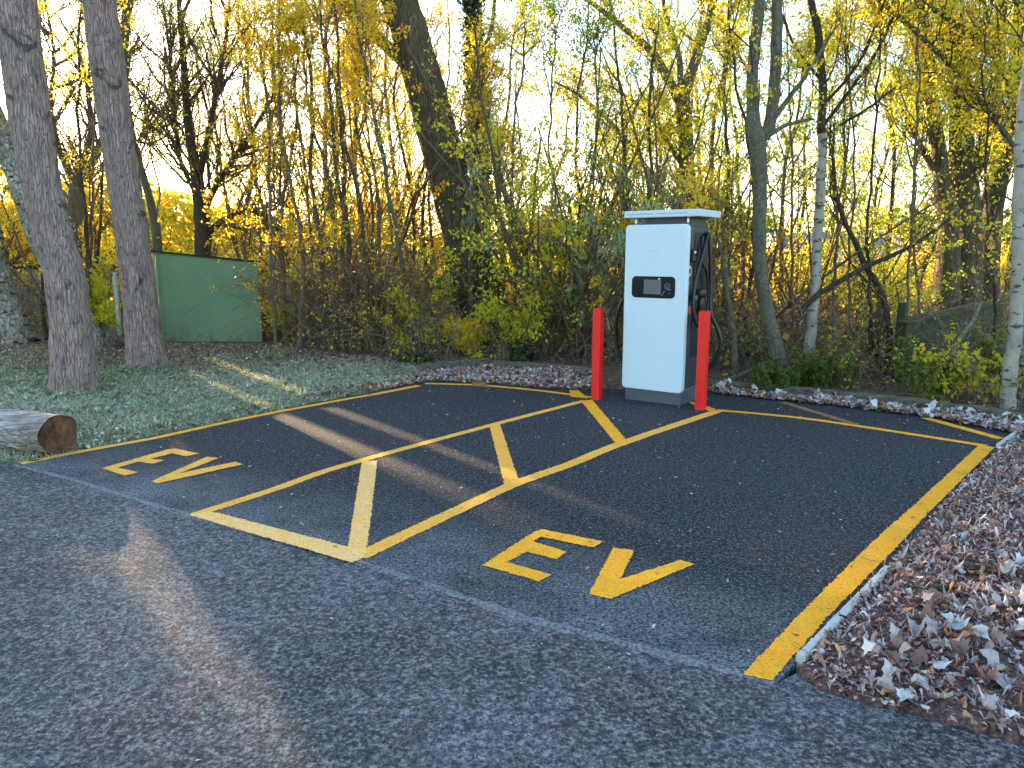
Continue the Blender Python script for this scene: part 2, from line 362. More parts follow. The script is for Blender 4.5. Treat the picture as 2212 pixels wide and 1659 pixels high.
def leaf_mesh(name, sets, m, parent=None, rng=RNG):
    C_ = np.concatenate([s[0] for s in sets]); tn = np.concatenate([s[1] for s in sets]); sz = np.concatenate([s[2] for s in sets])
    asp = np.concatenate([np.full(len(s[0]), s[4]) for s in sets]); dr = np.concatenate([np.full(len(s[0]), s[3]) for s in sets])
    if parent is None or 'wood_tree' not in parent.name:
        W_ = C_ if parent is None else C_+np.array(parent.location)
        k_ = ~shades_gap(W_, .02); C_, tn, sz, asp, dr = C_[k_], tn[k_], sz[k_], asp[k_], dr[k_]
    N = len(C_)
    u = rng.normal(size=(N, 3)); u[:, 2] -= dr*2.2; u = nrm(u); w = nrm(np.cross(u, rng.normal(size=(N, 3))))
    n_ = np.cross(u, w); s = sz[:, None]; a = (sz*asp)[:, None]
    V = np.stack([C_, C_+u*s*.45+w*a*.5+n_*a*.12, C_+u*s, C_+u*s*.45-w*a*.5+n_*a*.12], 1).reshape(-1, 3)
    F = np.arange(N*4).reshape(-1, 4)
    return mesh_obj(name, V, F, m, parent, tone=tn)
def inpoly(P, poly):
    x, y = P[:, 0], P[:, 1]; r = np.zeros(len(P), bool); n = len(poly); j = n-1
    for i in range(n):
        xi, yi = poly[i][0], poly[i][1]; xj, yj = poly[j][0], poly[j][1]
        cnd = ((yi > y) != (yj > y)) & (x < (xj-xi)*(y-yi)/((yj-yi) if yj != yi else 1e-9)+xi); r ^= cnd; j = i
    return r
def scatter(poly, n, rng=RNG):
    A = np.array([[p[0], p[1]] for p in poly]); lo, hi = A.min(0), A.max(0); out = []
    tot = 0
    while tot < n:
        P = rng.uniform(lo, hi, (n*2, 2)); P = P[inpoly(P, A)]; out.append(P); tot += len(P)
    return np.concatenate(out)[:n]
def seg_dist(P, poly):
    A = np.array([[p[0], p[1]] for p in poly]); d = np.full(len(P), 1e9)
    for i in range(len(A)):
        a, b = A[i], A[(i+1) % len(A)]; ab = b-a; t_ = np.clip(((P-a)@ab)/(ab@ab), 0, 1)
        d = np.minimum(d, np.linalg.norm(P-(a+t_[:, None]*ab), axis=1))
    return d

# ------------------------------------------------------------------ ground, road, bay
seam_px = [(30,1003),(150,1033),(250,1064),(410,1112),(600,1163),(770,1212),(900,1252),(1000,1288),(1150,1338),(1300,1375),(1450,1415),(1608,1456),(1672,1474),(1725,1450)]
seam = [G(*p) for p in seam_px]
bay_right = [G(*p) for p in [(1726,1436),(1806,1351),(1921,1231),(1962,1177),(2035,1093),(2110,1010),(2165,962),(2195,940)]]
bay_back = [G(*p) for p in [(2180,926),(2003,897),(1850,878),(1700,862),(1545,846),(1400,838),(1270,842),(1180,838),(1040,826),(925,822)]]
bay_left = [G(*p) for p in [(880,832),(700,866),(500,907),(300,948),(171,975)]]
bay = seam[:-1]+bay_right+bay_back+bay_left
leaf_edge = [G(*p) for p in [(1725,1452),(1736,1466),(1786,1495),(1890,1520),(2076,1568),(2212,1606)]]+[np.array([2.6,1.75,0]), np.array([6,.9,0])]
road_poly = [np.array(p) for p in [(-60,-12,0),(60,-12,0),(60,-6,0),(6,.9,0)]]+leaf_edge[::-1][1:]+seam[::-1]+[G(0,992), np.array([-5.2,5.45,0]), np.array([-60,22,0])]
def earth_h(x, y):
    P = np.stack([x, y], -1)
    h = .02+.022*np.sin(x*1.7+y*.6)*np.cos(y*1.3-x*.4)+.012*np.sin(x*4.1+1)*np.sin(y*3.7)
    far = np.clip((np.hypot(x, y)-14)/10, 0, 1); h = h*(1-far)+far*(.25*np.sin(x*.13)*np.cos(y*.11)-.05)
    mound = .28*np.exp(-(((x+6.5)/3.2)**2+((y-12.5)/2.2)**2)); h = h+mound*0.0
    for poly in (bay, road_poly):
        ins = inpoly(P, poly); d = seg_dist(P, poly); h = np.where(ins, -.06, np.where(d < .16, np.minimum(h, -.03+d*.25), h))
    return h
def axis_pts(lo, hi, step, far, g=1.25):
    a = list(np.arange(lo, hi+1e-6, step)); s = step
    while a[-1] < far: s *= g; a.append(a[-1]+s)
    s = step
    while a[0] > -far: s *= g; a.insert(0, a[0]-s)
    return np.array(a)
xs = axis_pts(-9, 9, .1, 420); ys = axis_pts(1, 15, .1, 420)
XX, YY = np.meshgrid(xs, ys); ZZ = earth_h(XX.ravel(), YY.ravel())
V = np.stack([XX.ravel(), YY.ravel(), ZZ], -1); nx, ny = len(xs), len(ys)
ii = (np.arange(ny-1)[:, None]*nx+np.arange(nx-1)[None]).ravel()
F = np.stack([ii, ii+1, ii+1+nx, ii+nx], -1)
tag(mesh_obj('ground', V, F, M['earth'], smooth=True), 'brown leafy earth and frosted grass around the bay and under the trees', None, kind='structure')
from mathutils.geometry import delaunay_2d_cdt
def fill(poly):
    """robust fill of a concave outline -> 2-D verts and triangles, all facing up"""
    pts = [Vector((float(p[0]), float(p[1]))) for p in poly]
    v, e, f, *_ = delaunay_2d_cdt(pts, [], [list(range(len(pts)))], 1, 1e-7)
    out = []
    for t_ in f:
        a_, b_, c_ = (v[k] for k in t_[:3]); cr = (b_.x-a_.x)*(c_.y-a_.y)-(b_.y-a_.y)*(c_.x-a_.x)
        if abs(cr) > 1e-12: out.append(tuple(t_) if cr > 0 else tuple(t_[::-1]))
    return v, out
def sheet(name, poly, z0, z1, m, parent=None):
    v, f = fill(poly); V = [(q.x, q.y, z1) for q in v]; n = len(V)
    P = [(p[0], p[1]) for p in poly]; k = len(P); V += [(x, y, z1) for x, y in P]+[(x, y, z0) for x, y in P]
    F = f+[(n+i, n+(i+1) % k, n+k+(i+1) % k, n+k+i) for i in range(k)]
    return mesh_obj(name, V, F, m, parent)
def densify(poly, step, jit, rng=RNG, closed=True):
    out = []; n = len(poly)
    for i in range(n if closed else n-1):
        a = np.array(poly[i][:2], float); b = np.array(poly[(i+1) % n][:2], float); L = np.linalg.norm(b-a); k = max(1, int(L/step))
        nv = np.array([-(b-a)[1], (b-a)[0]])/max(L, 1e-6)
        for j in range(k):
            q = a+(b-a)*j/k
            out.append(q+nv*rng.normal()*jit)
    return out
road = tag(sheet('road', densify(road_poly, .25, .006), -.10, -.008, M['road']), 'old coarse grey asphalt road with patches of frost', kind='structure')
bay_o = tag(sheet('parking_bay', densify(bay, .12, .008), -.10, 0, M['bay']), 'newer dark asphalt parking bay with yellow lines', kind='structure')
# raised tar seam between road and bay
sp = resample(np.array([[p[0], p[1], 0] for p in seam[:-1]]), 90)
sw = np.interp(np.linspace(0, 1, 90), [0, .2, .35, .5, .62, 1], [.009, .013, .018, .010, .020, .010])*(1+.3*RNG.normal(size=90))
V = []; F = []
tn = nrm(np.gradient(sp, axis=0)); nn = np.stack([-tn[:, 1], tn[:, 0], np.zeros(90)], -1)
for k, (o_, z_) in enumerate(((-1.3, -.0072), (-.2, .0011), (1.2, .0007))):
    V.append(sp+nn*(o_*np.abs(sw))[:, None]+np.array([0, 0, z_]))
V = np.concatenate(V); i = np.arange(89)
F = np.concatenate([np.stack([i, i+1, i+91, i+90], -1), np.stack([i+90, i+91, i+181, i+180], -1)])
mesh_obj('asphalt_seam', V, F, M['seam'], bay_o, True)

# markings
zc = [.0012]
def marking(name, px, m, label=None, jit=.0032):
    zc[0] += .00015
    poly = densify([G(*p) for p in px], .010, jit)
    v, f = fill(poly); o = mesh_obj(name, [(q.x, q.y, zc[0]) for q in v], f, m, bay_o)
    if label: o['label'] = label
    return o
def line(pts, w, m, label=None, name='painted_line'):
    P = np.array([G(*p) for p in pts]); P = resample(P, max(8, int(np.linalg.norm(P[-1]-P[0])/.3))) if len(P) > 2 else resample(P, 8)
    zc[0] += .00015
    T = nrm(np.gradient(P, axis=0)); N_ = np.stack([-T[:, 1], T[:, 0], 0*T[:, 0]], -1)
    P = P+N_*(np.cumsum(RNG.normal(size=len(P)))*.0016)[:, None]
    poly = densify(list(P-N_*w/2)+list((P+N_*w/2)[::-1]), .009, .0032)
    v, f = fill(poly); o = mesh_obj(name, [(q.x, q.y, zc[0]) for q in v], f, m, bay_o)
    if label: o['label'] = label
    return o
line([(45,1001),(166,977),(336,946)],.085,M['paint_mid'], 'yellow line along the frosty grass beside the log')
line([(336,946),(551,899),(739,864),(800,853.5)],.085,M['paint'], 'yellow line along the frosty grass verge')
line([(803,853),(905,833)],.10,M['paint'], 'short yellow line turning at the far left corner')
line([(918,828.5),(1032,832),(1157,843),(1285,859.5)],.085,M['paint'], 'yellow line across the back of the left bay')
marking('painted_line', [(1018,834),(1055,836),(1048,818),(1022,818)], M['paint_worn'], 'short worn yellow stub behind the left bay')
marking('painted_line', [(965,817),(1040,822),(1042,813),(970,812)], M['paint_worn'], 'faded pinkish paint under the frosted leaves')
marking('painted_line', [(1233,857),(1270,861),(1250,843),(1230,843)], M['paint'], 'short yellow stub left of the left red bollard')
line([(420,1113),(598,1056),(743,1006),(1054,921),(1264,866)],.085,M['paint_mid'], 'yellow line on the left side of the hatched strip')
line([(775,1203),(1037,1079),(1118,1043),(1238,1001),(1341,959),(1552,888)],.105,M['paint_mid'], 'yellow line on the right side of the hatched strip')
marking('painted_line', [(408,1113),(760,1216),(790,1203),(768,1186),(470,1108),(440,1106)], M['paint_frost'], 'frost whitened yellow line closing the hatched strip')
marking('painted_line', [(750,1190),(792,1194),(815,996),(782,996)], M['paint_frost'], 'wide pale diagonal bar nearest the road')
marking('painted_line', [(1091,1054),(1124,1049),(1080,916),(1057,919)], M['paint_mid'], 'middle diagonal bar of the hatched strip')
marking('painted_line', [(1330,958),(1355,953),(1279,864),(1254,866)], M['paint'], 'far diagonal bar beside the left red bollard')
line([(1548,886.5),(1690,899),(1822,916),(2107,960),(2118,962)],.085,M['paint'], 'yellow line across the back of the right bay')
marking('painted_line', [(1489,871),(1494,868),(1548,884),(1535,890)], M['paint'], 'short yellow stub at the right red bollard')
line([(1690,869),(1850,917)],.085,M['paint_worn'], 'diagonal yellow line running under frosted leaves')
line([(1998,903),(2165,949)],.10,M['paint'], 'short yellow line at the far right corner')
marking('painted_line', [(1605,1458),(1640,1466),(1668,1471),(1786,1336),(1945,1174),(2022,1092),(2149,967),(2115,962),(1981,1086),(1888,1168),(1723,1332)], M['paint'], 'broad bright yellow line beside the leaf pile')
def dz(z, ox, oy, s): return [(x*s+ox, y*s+oy) for x, y in z]
marking('painted_letter', dz([(915,808),(1250,592),(1300,577),(1692,657),(1632,695),(1290,625),(1240,655),(1458,722),(1388,770),(1200,722),(1070,790),(1357,868),(1282,915)], 734.5, 950.5, .33596), M['paint'], 'letter E in the right bay')
marking('painted_letter', [(1325,1184),(1370,1190),(1340,1252),(1470,1211),(1500,1220),(1320,1295),(1272,1285)], M['paint'], 'letter V in the right bay')
marking('painted_letter', dz([(515,145),(845,50),(885,45),(1008,70),(940,85),(872,70),(760,97),(832,104),(775,122),(700,112),(594,142),(700,165),(630,182)], 0, 950.5, .4271), M['paint_mid'], 'letter E in the left bay', .003)
marking('painted_letter', dz([(1045,87),(1108,93),(905,172),(1190,112),(1228,125),(800,222),(766,212)], 0, 950.5, .4271), M['paint_mid'], 'letter V in the left bay', .003)

# ------------------------------------------------------------------ charger
YAW = math.radians(-35.5)
org = G(1350, 862)
ch = empty('charging_station', (org[0], org[1], 0), 'tall white and dark grey car charger with flat canopy between two red posts', 'car charger', rz=YAW)
PW = .645
box('plinth', (0, 0, .0), (PW, .50, .17), M['plinth'], ch, .004)
box('cabinet', (-.005, .03, .172), (PW+.005, .60, 1.865), M['cab'], ch, .012)
fp = plate('front_panel', [(x-.028, z+.135) for x, z in rrect(PW+.056, 1.745, .045)], -.035, .028, M['white'], ch, .010)
dp = plate('control_panel', [(x+.065, z+1.125) for x, z in rrect(.49, .225, .045)], -.040, -.0355, M['black'], ch)
plate('screen', [(x+.205, z+1.165) for x, z in rrect(.195, .150, .004, 2)], -.0425, -.0405, M['screen'], dp)
plate('status_mark', [(x+.365, z+1.320) for x, z in rrect(.022, .012, .002, 2)], -.0425, -.0405, M['silver'], dp)
bm = bmesh.new()                                    # contactless reader mark: ring, card stroke, short lines
for k in range(20):
    a0, a1 = 2*math.pi*k/20, 2*math.pi*(k+1)/20; c0 = Vector((.470, -.0415, 1.250))
    q = [c0+Vector((r_*math.cos(a), 0, r_*math.sin(a))) for a, r_ in ((a0,.030),(a1,.030),(a1,.025),(a0,.025))]
    bm.faces.new([bm.verts.new(v) for v in q])
for (x0, z0, x1, z1, w_) in ((.405,1.150,.445,1.205,.005), (.478,1.215,.515,1.218,.006), (.462,1.246,.482,1.246,.008), (.495,1.165,.500,1.185,.004)):
    d = Vector((x1-x0, 0, z1-z0)); n_ = Vector((-d.z, 0, d.x)).normalized()*w_/2
    bm.faces.new([bm.verts.new(Vector(p)) for p in ((x0-n_.x,-.0415,z0-n_.z),(x1-n_.x,-.0415,z1-n_.z),(x1+n_.x,-.0415,z1+n_.z),(x0+n_.x,-.0415,z0+n_.z))])
bm_obj('reader_mark', bm, M['mark'], dp)
bm = bmesh.new()                                    # tiny blurred maker's wordmark: illegible in the photo, so short strokes
xx = .245
for k, w_ in enumerate((.010,.008,.012,.009,.011,.008,.013,.009)):
    for (a, b, c_, d_) in (((0,0,.0022,.010),) if k % 3 == 0 else ((0,0,w_,.002),(0,.0045,w_*.8,.0062),(0,.0085,w_,.010))):
        q = [(xx+a, -.0362, 1.604+b), (xx+c_, -.0362, 1.604+b), (xx+c_, -.0362, 1.604+d_), (xx+a, -.0362, 1.604+d_)]
        bm.faces.new([bm.verts.new(v) for v in q])
    xx += w_+.0045
bm_obj('wordmark', bm, M['markline'], ch)
box('canopy', (-.10, .055, 1.955), (PW+.105, .66, 2.03), M['capgrey'], ch, .012)
cn = ch.children[-1] if ch.children else None
box('canopy_frame', (.12, .13, 1.866), (PW-.02, .56, 1.952), M['cab'], ch)
for x in (.03, PW-.03):
    bm = bmesh.new(); bmesh.ops.create_cone(bm, cap_ends=True, segments=14, radius1=.012, radius2=.012, depth=.088, matrix=Matrix.Translation((x, .09, 1.911)))
    bm_obj('canopy_post', bm, M['silver'], ch, True)
for x0, x1 in ((-.06, .24), (.28, .62)):
    box('canopy_slot', (x0, .0525, 1.991), (x1, .0545, 1.996), M['markline'], ch)
# right side: sockets, labels, plug and cables (x = PW + ...)
X0 = PW+.005
def tube_obj(name, pts, r, m, parent, sides=10, n=40, taper=1):
    P = resample(np.array(pts, float), n)[None]; R = np.linspace(r, r*taper, n)[None]
    V, F = tubes(P, R, sides); return mesh_obj(name, V, F, m, parent, True)
box('side_panel', (X0, .20, .50), (X0+.010, .58, 1.80), M['rubber'], ch, .004)
box('socket', (X0, .075, 1.50), (X0+.045, .15, 1.63), M['rubber'], ch, .012)
bm = bmesh.new(); bmesh.ops.create_uvsphere(bm, u_segments=12, v_segments=8, radius=.015, matrix=Matrix.Translation((X0+.048, .10, 1.595))); bm_obj('lock_button', bm, M['silver'], ch, True)
bm = bmesh.new()                                   # round yellow warning label
for k in range(24):
    a0, a1 = 2*math.pi*k/24, 2*math.pi*(k+1)/24
    q = [Vector((X0+.003, .10+r_*math.cos(a), 1.405+1.25*r_*math.sin(a))) for a, r_ in ((a0,.045),(a1,.045),(a1,.024),(a0,.024))]
    bm.faces.new([bm.verts.new(v) for v in q])
bm_obj('warning_label', bm, M['yellowtag'], ch)
box('small_label', (X0, .08, 1.27), (X0+.003, .115, 1.30), M['markline'], ch)
pl = box('charging_plug', (X0+.02, .19, 1.13), (X0+.115, .33, 1.22), M['rubber'], ch, .025, True)
box('plug_grip', (X0+.03, .25, .98), (X0+.09, .32, 1.135), M['rubber'], pl, .02, True)
box('plug_nozzle', (X0+.015, .12, 1.10), (X0+.07, .20, 1.16), M['plinth'], pl, .015, True)
box('orange_tag', (X0+.004, .075, .965), (X0+.030, .10, 1.045), M['orangetag'], ch, .003)
box('door_latch', (PW+.0285, -.02, .72), (PW+.034, .01, .90), M['silver'], ch, .001)
tube_obj('charging_cable', [(X0+.06,.29,1.02),(X0+.07,.24,.88),(X0+.08,.17,.84),(X0+.06,.10,.98),(X0+.05,.12,1.25),(X0+.06,.24,1.52),(X0+.05,.40,1.74),(X0+.03,.48,1.80)], .019, M['rubber'], ch)
tube_obj('charging_cable', [(X0+.03,.52,1.80),(X0+.06,.50,1.60),(X0+.07,.53,1.20),(X0+.09,.52,.95),(X0+.16,.55,.78),(X0+.20,.57,.62),(X0+.14,.57,.42),(X0+.02,.56,.30),(X0-.02,.56,.26)], .022, M['rubber'], ch)
tube_obj('charging_cable', [(X0+.02,.36,1.76),(X0+.05,.30,1.50),(X0+.06,.42,1.38),(X0+.06,.50,1.10),(X0+.05,.47,.95),(X0+.04,.36,.98),(X0+.05,.29,1.04)], .014, M['rubber'], ch)
# left side: holster and hanging loop
box('side_panel', (-.025, .16, .80), (-.0055, .56, 1.76), M['rubber'], ch, .004)
box('socket', (-.075, .20, 1.10), (-.026, .33, 1.26), M['rubber'], ch, .012)
tube_obj('charging_cable', [(-.045,.26,1.20),(-.12,.24,1.14),(-.20,.22,1.02),(-.245,.22,.84),(-.25,.24,.64),(-.22,.26,.46),(-.14,.28,.33),(-.04,.32,.30),(.02,.36,.34)], .021, M['rubber'], ch)
tube_obj('charging_cable', [(-.03,.5,1.70),(-.06,.48,1.4),(-.09,.42,1.05),(-.13,.36,.95),(-.10,.3,1.08),(-.05,.27,1.15)], .018, M['rubber'], ch)

# bollards
def bollard(px, w, h, label, tint):
    g = G(*px); o = empty('bollard', (g[0], g[1], 0), label, 'bollard', 'red square posts guarding the charger', math.radians(-34))
    bm = bmesh.new(); add_box(bm, (-w/2, -w/2, -.03), (w/2, w/2, h), .006, 2); bm_obj('post', bm, M['red'], o)
    box('cap', (-w/2+.004, -w/2+.004, h+.0005), (w/2-.004, w/2-.004, h+.006), M['red'], o, .002)
bollard((1289, 862), .092, .995, 'red square steel post left of the charger', 0)
bollard((1513, 884), .094, 1.01, 'red square steel post in front of the charger right side', 1)

# ------------------------------------------------------------------ shed
A = G(352, 737); B = G(567, 740); A[2] = B[2] = 0
L_ = np.linalg.norm(B-A); d = (B-A)/L_; bk = np.array([-d[1], d[0], 0]); bk = nrm(bk-.0*d)
sh = empty('green_shed', A, 'low green painted shed with sloping dark roof behind the two pine trunks', 'shed', rz=math.atan2(d[1], d[0]))
hl, hr, dp_ = 1.60, 1.41, 1.5
def shed_wall(name, x0, y0, x1, y1, h0, h1, m, th=.05):
    p = Vector((x0, y0, 0)); q = Vector((x1, y1, 0)); n_ = Vector((-(q-p).y, (q-p).x, 0)).normalized()*th
    vs = [p+Vector((0,0,-.1)), q+Vector((0,0,-.1)), q+Vector((0,0,h1)), p+Vector((0,0,h0))]; vs += [v+n_ for v in vs]
    return mesh_obj(name, [tuple(v) for v in vs], [(0,1,2,3),(7,6,5,4),(0,4,5,1),(1,5,6,2),(2,6,7,3),(3,7,4,0)], m, sh)
shed_wall('front_wall', 0, 0, L_, 0, hl, hr, M['shed'])
shed_wall('side_wall', -.002, dp_+.05, -.002, .052, hl-.002, hl-.002, M['shed'])
shed_wall('side_wall', L_+.002, .052, L_+.002, dp_+.05, hr-.002, hr-.002, M['shed'])
shed_wall('back_wall', L_-.06, dp_, .06, dp_, hr-.01, hl-.01, M['shed'])
box('corner_trim', (-.012, -.012, 0), (.035, -.002, hl-.004), M['shed'], sh)
SHEAR = .66
rf = mesh_obj('roof', [(-.09,-.05,hl+.006),(L_+.05,-.05,hr+.004),(L_+.05,dp_+.12,hr+.004),(-.09,dp_+.12,hl+.006),(-.09,-.05,hl+.036),(L_+.05,-.05,hr+.034),(L_+.05,dp_+.12,hr+.034),(-.09,dp_+.12,hl+.036)],
     [(3,2,1,0),(4,5,6,7),(0,1,5,4),(1,2,6,5),(2,3,7,6),(3,0,4,7)], M['felt'], sh)
for c_ in sh.children:
    for v in c_.data.vertices: v.co.x -= SHEAR*v.co.y

# low outbuilding and fence, far left
g = W(-140, 600, 17.5); ob = empty('wooden_outbuilding', (g[0], 17.5, 0), 'low tan outbuilding behind the slatted fence at the far left', 'outbuilding', rz=math.radians(-3))
wl = 3.4
box('wall', (0, 0, -.1), (wl, 2.5, 1.22), M['tanwall'], ob)
box('roof', (-.1, -.14, 1.225), (wl+.1, 2.6, 1.29), M['felt'], ob)
box('door', (.5, -.03, 0), (1.25, -.004, 1.1), M['boards'], ob)
g = W(-150, 600, 16.0); fe = empty('slatted_fence', (g[0], 16.0, 0), 'grey slatted wooden fence in front of the tan outbuilding', 'fence')
for k in range(29):
    box('slat', (k*.115, 0, .05), (k*.115+.085, .02, .86+.015*math.sin(k*2.1)), M['boards'], fe)
for z in (.22, .74): box('rail', (-.02, .022, z), (3.35, .06, z+.07), M['boards'], fe)
for x in (0, 1.6, 3.25): box('fence_post', (x, .062, -.1), (x+.09, .15, .98), M['boards'], fe)
g = W(248, 600, 14.5)
yp = empty('wooden_post', (g[0], 14.5, 0), 'thin sunlit wooden post behind the second pine trunk', 'post')
box('post', (-.035, -.035, -.1), (.035, .035, 1.22), M['edging'], yp, .004)
# low mossy fence on the right
A = G(1945, 834); B = np.array([W(2165, 648, 12.4)[0], 12.4, 0]); d = B-A; d[2] = 0; L_ = np.linalg.norm(d)
mf = empty('mossy_fence', (A[0], A[1], 0), 'low mossy green board fence with a capping rail below the thick trunks', 'fence', rz=math.atan2(d[1], d[0]))
for k in range(int(L_/.3)+1): box('board', (k*.3+.004, 0, .12), (k*.3+.296, .025, .755), M['mossy'], mf)
box('capping_rail', (-.06, -.04, .758), (L_+.35, .07, .83), M['mossrail'], mf, .006)
for x in (0, 1.8, 3.6): box('fence_post', (x, .028, -.1), (x+.09, .11, .80 if x else 1.0), M['mossy'], mf)
g = G(1962, 800); ps = empty('fence_post', (g[0], g[1]+.9, 0), 'short dark wooden post standing left of the mossy fence', 'post')
box('post', (-.05, -.05, -.1), (.05, .05, .98), M['brown'], ps, .008)

# kerbs along the back of the bay
def kerb(px, w, h, name, label, cat, m, group=None, lift=0):
    pts = [G(*p) for p in px]; o = empty(name, (pts[0][0], pts[0][1], 0), label, cat, group)
    P = np.array(pts)-np.array([pts[0][0], pts[0][1], 0]); n = 40; P = resample(P, n); T = nrm(np.gradient(P, axis=0)); N_ = np.stack([-T[:,1], T[:,0], 0*T[:,0]], -1)
    V = []; j = .006 if w > .06 else .0012
    for (a, z) in ((-.5,-.05),(-.5,h*.85),(-.36,h),(.36,h),(.5,h*.85),(.5,-.05)):
        V.append(P+N_*(a*w+RNG.normal(size=(n,1))*j)+np.array([0,0,1])*(z+lift+RNG.normal(size=(n,1))*j))
    V = np.stack(V, 1).reshape(-1, 3); i = (np.arange(n-1)[:, None]*6+np.arange(5)[None]).ravel()
    F = [tuple(q) for q in np.stack([i, i+1, i+7, i+6], -1)]+[(0,1,2,3,4,5), tuple((n-1)*6+k for k in (5,4,3,2,1,0))]
    mesh_obj('timber', V, F, m, o)
kerb([(917,806),(980,800),(1058,793)], .13, .13, 'timber_edging', 'mossy timber edging at the back of the left bay', 'edging', M['kerb'], 'timber edging behind the bays')
kerb([(1064,794),(1170,800),(1290,812)], .12, .10, 'timber_edging', 'timber edging between the ivy stump and the left red post', 'edging', M['kerb'], 'timber edging behind the bays')
kerb([(1530,838),(1650,848),(1800,862)], .11, .10, 'timber_edging', 'timber edging behind the charger, right of the red post', 'edging', M['kerb'], 'timber edging behind the bays')
kerb([(1806,863),(1950,879),(2100,898),(2260,925)], .11, .10, 'timber_edging', 'dark timber edging at the foot of the right hand birch', 'edging', M['kerb'], 'timber edging behind the bays')
kerb([(1728,1432),(1800,1358),(1917,1236)], .036, .035, 'edging_strip', 'pale narrow edging strip between the broad yellow line and the leaf pile', 'edging', M['edging'])
kerb([(2155,968),(2196,938)], .03, .035, 'edging_strip', 'short pale edging strip at the far right corner of the bay', 'edging', M['edging'])

# log
lg0 = G(-60, 950); lg1 = G(108, 962)
rad = .175
lg = empty('log', (lg1[0], lg1[1]+.0, 0), 'weathered grey log with a rotten brown cut end lying beside the yellow line', 'log')
p1 = np.array([G(122, 985)[0], G(122, 985)[1]+.06, rad-.02]); p0 = p1+np.array([-1.75, .52, 0.02]); off = np.array([lg1[0], lg1[1], 0])
n, s = 40, 40; ax = np.linspace(p0, p1, n)-off; T = nrm(p1-p0); Au = nrm(np.cross(T, [0,0,1])); Bu = np.cross(Au, T)
an = np.linspace(0, 2*np.pi, s, endpoint=False)
prof = rad*(1+.05*np.sin(2*an+1)+.035*np.sin(3*an+.4))
notch = .34*np.exp(-((((an-4.95+np.pi) % (2*np.pi))-np.pi)/.33)**2)          # hollow low in the cut end
V = np.zeros((n, s, 3))
for k in range(n):
    rr = prof*(1+.03*np.sin(an*5+k*.35)+.02*RNG.normal(size=s)*.6)*(1-notch*np.clip((k-28)/11, 0, 1))*(1.06-.06*k/n)
    V[k] = ax[k]+Au*(rr*np.cos(an))[:, None]+Bu*(rr*np.sin(an))[:, None]
ii = (np.arange(n-1)[:, None]*s+np.arange(s)[None]); jj = (np.arange(n-1)[:, None]*s+(np.arange(s)[None]+1) % s)
F = np.stack([ii, jj, jj+s, ii+s], -1).reshape(-1, 4)
mesh_obj('bark', V.reshape(-1, 3), F, M['log'], lg, True)
rings = 9; Vc = []; endc = ax[-1]; rim = V[-1]
for k in range(rings):
    f = 1-k/(rings-1); q = endc+(rim-endc)*f-T*(.004+.02*(1-f)+.012*RNG.random(s)[:, None]*(0 if k == 0 else 1))
    if k: q = q-T*(.05*np.exp(-(((((an-1.5+np.pi) % (2*np.pi))-np.pi)/.16)**2)))[:, None]
    Vc.append(q)
Vc = np.array(Vc).reshape(-1, 3); i2 = (np.arange(rings-1)[:, None]*s+np.arange(s)[None]); j2 = (np.arange(rings-1)[:, None]*s+(np.arange(s)[None]+1) % s)
mesh_obj('cut_end', Vc, np.stack([i2, j2, j2+s, i2+s], -1).reshape(-1, 4), M['cutwood'], lg)
s_far = V[0]; 
mesh_obj('far_end', np.vstack([s_far, ax[0][None]]), [(int(k), s, int((k+1) % s)) for k in range(s)], M['cutwood'], lg)

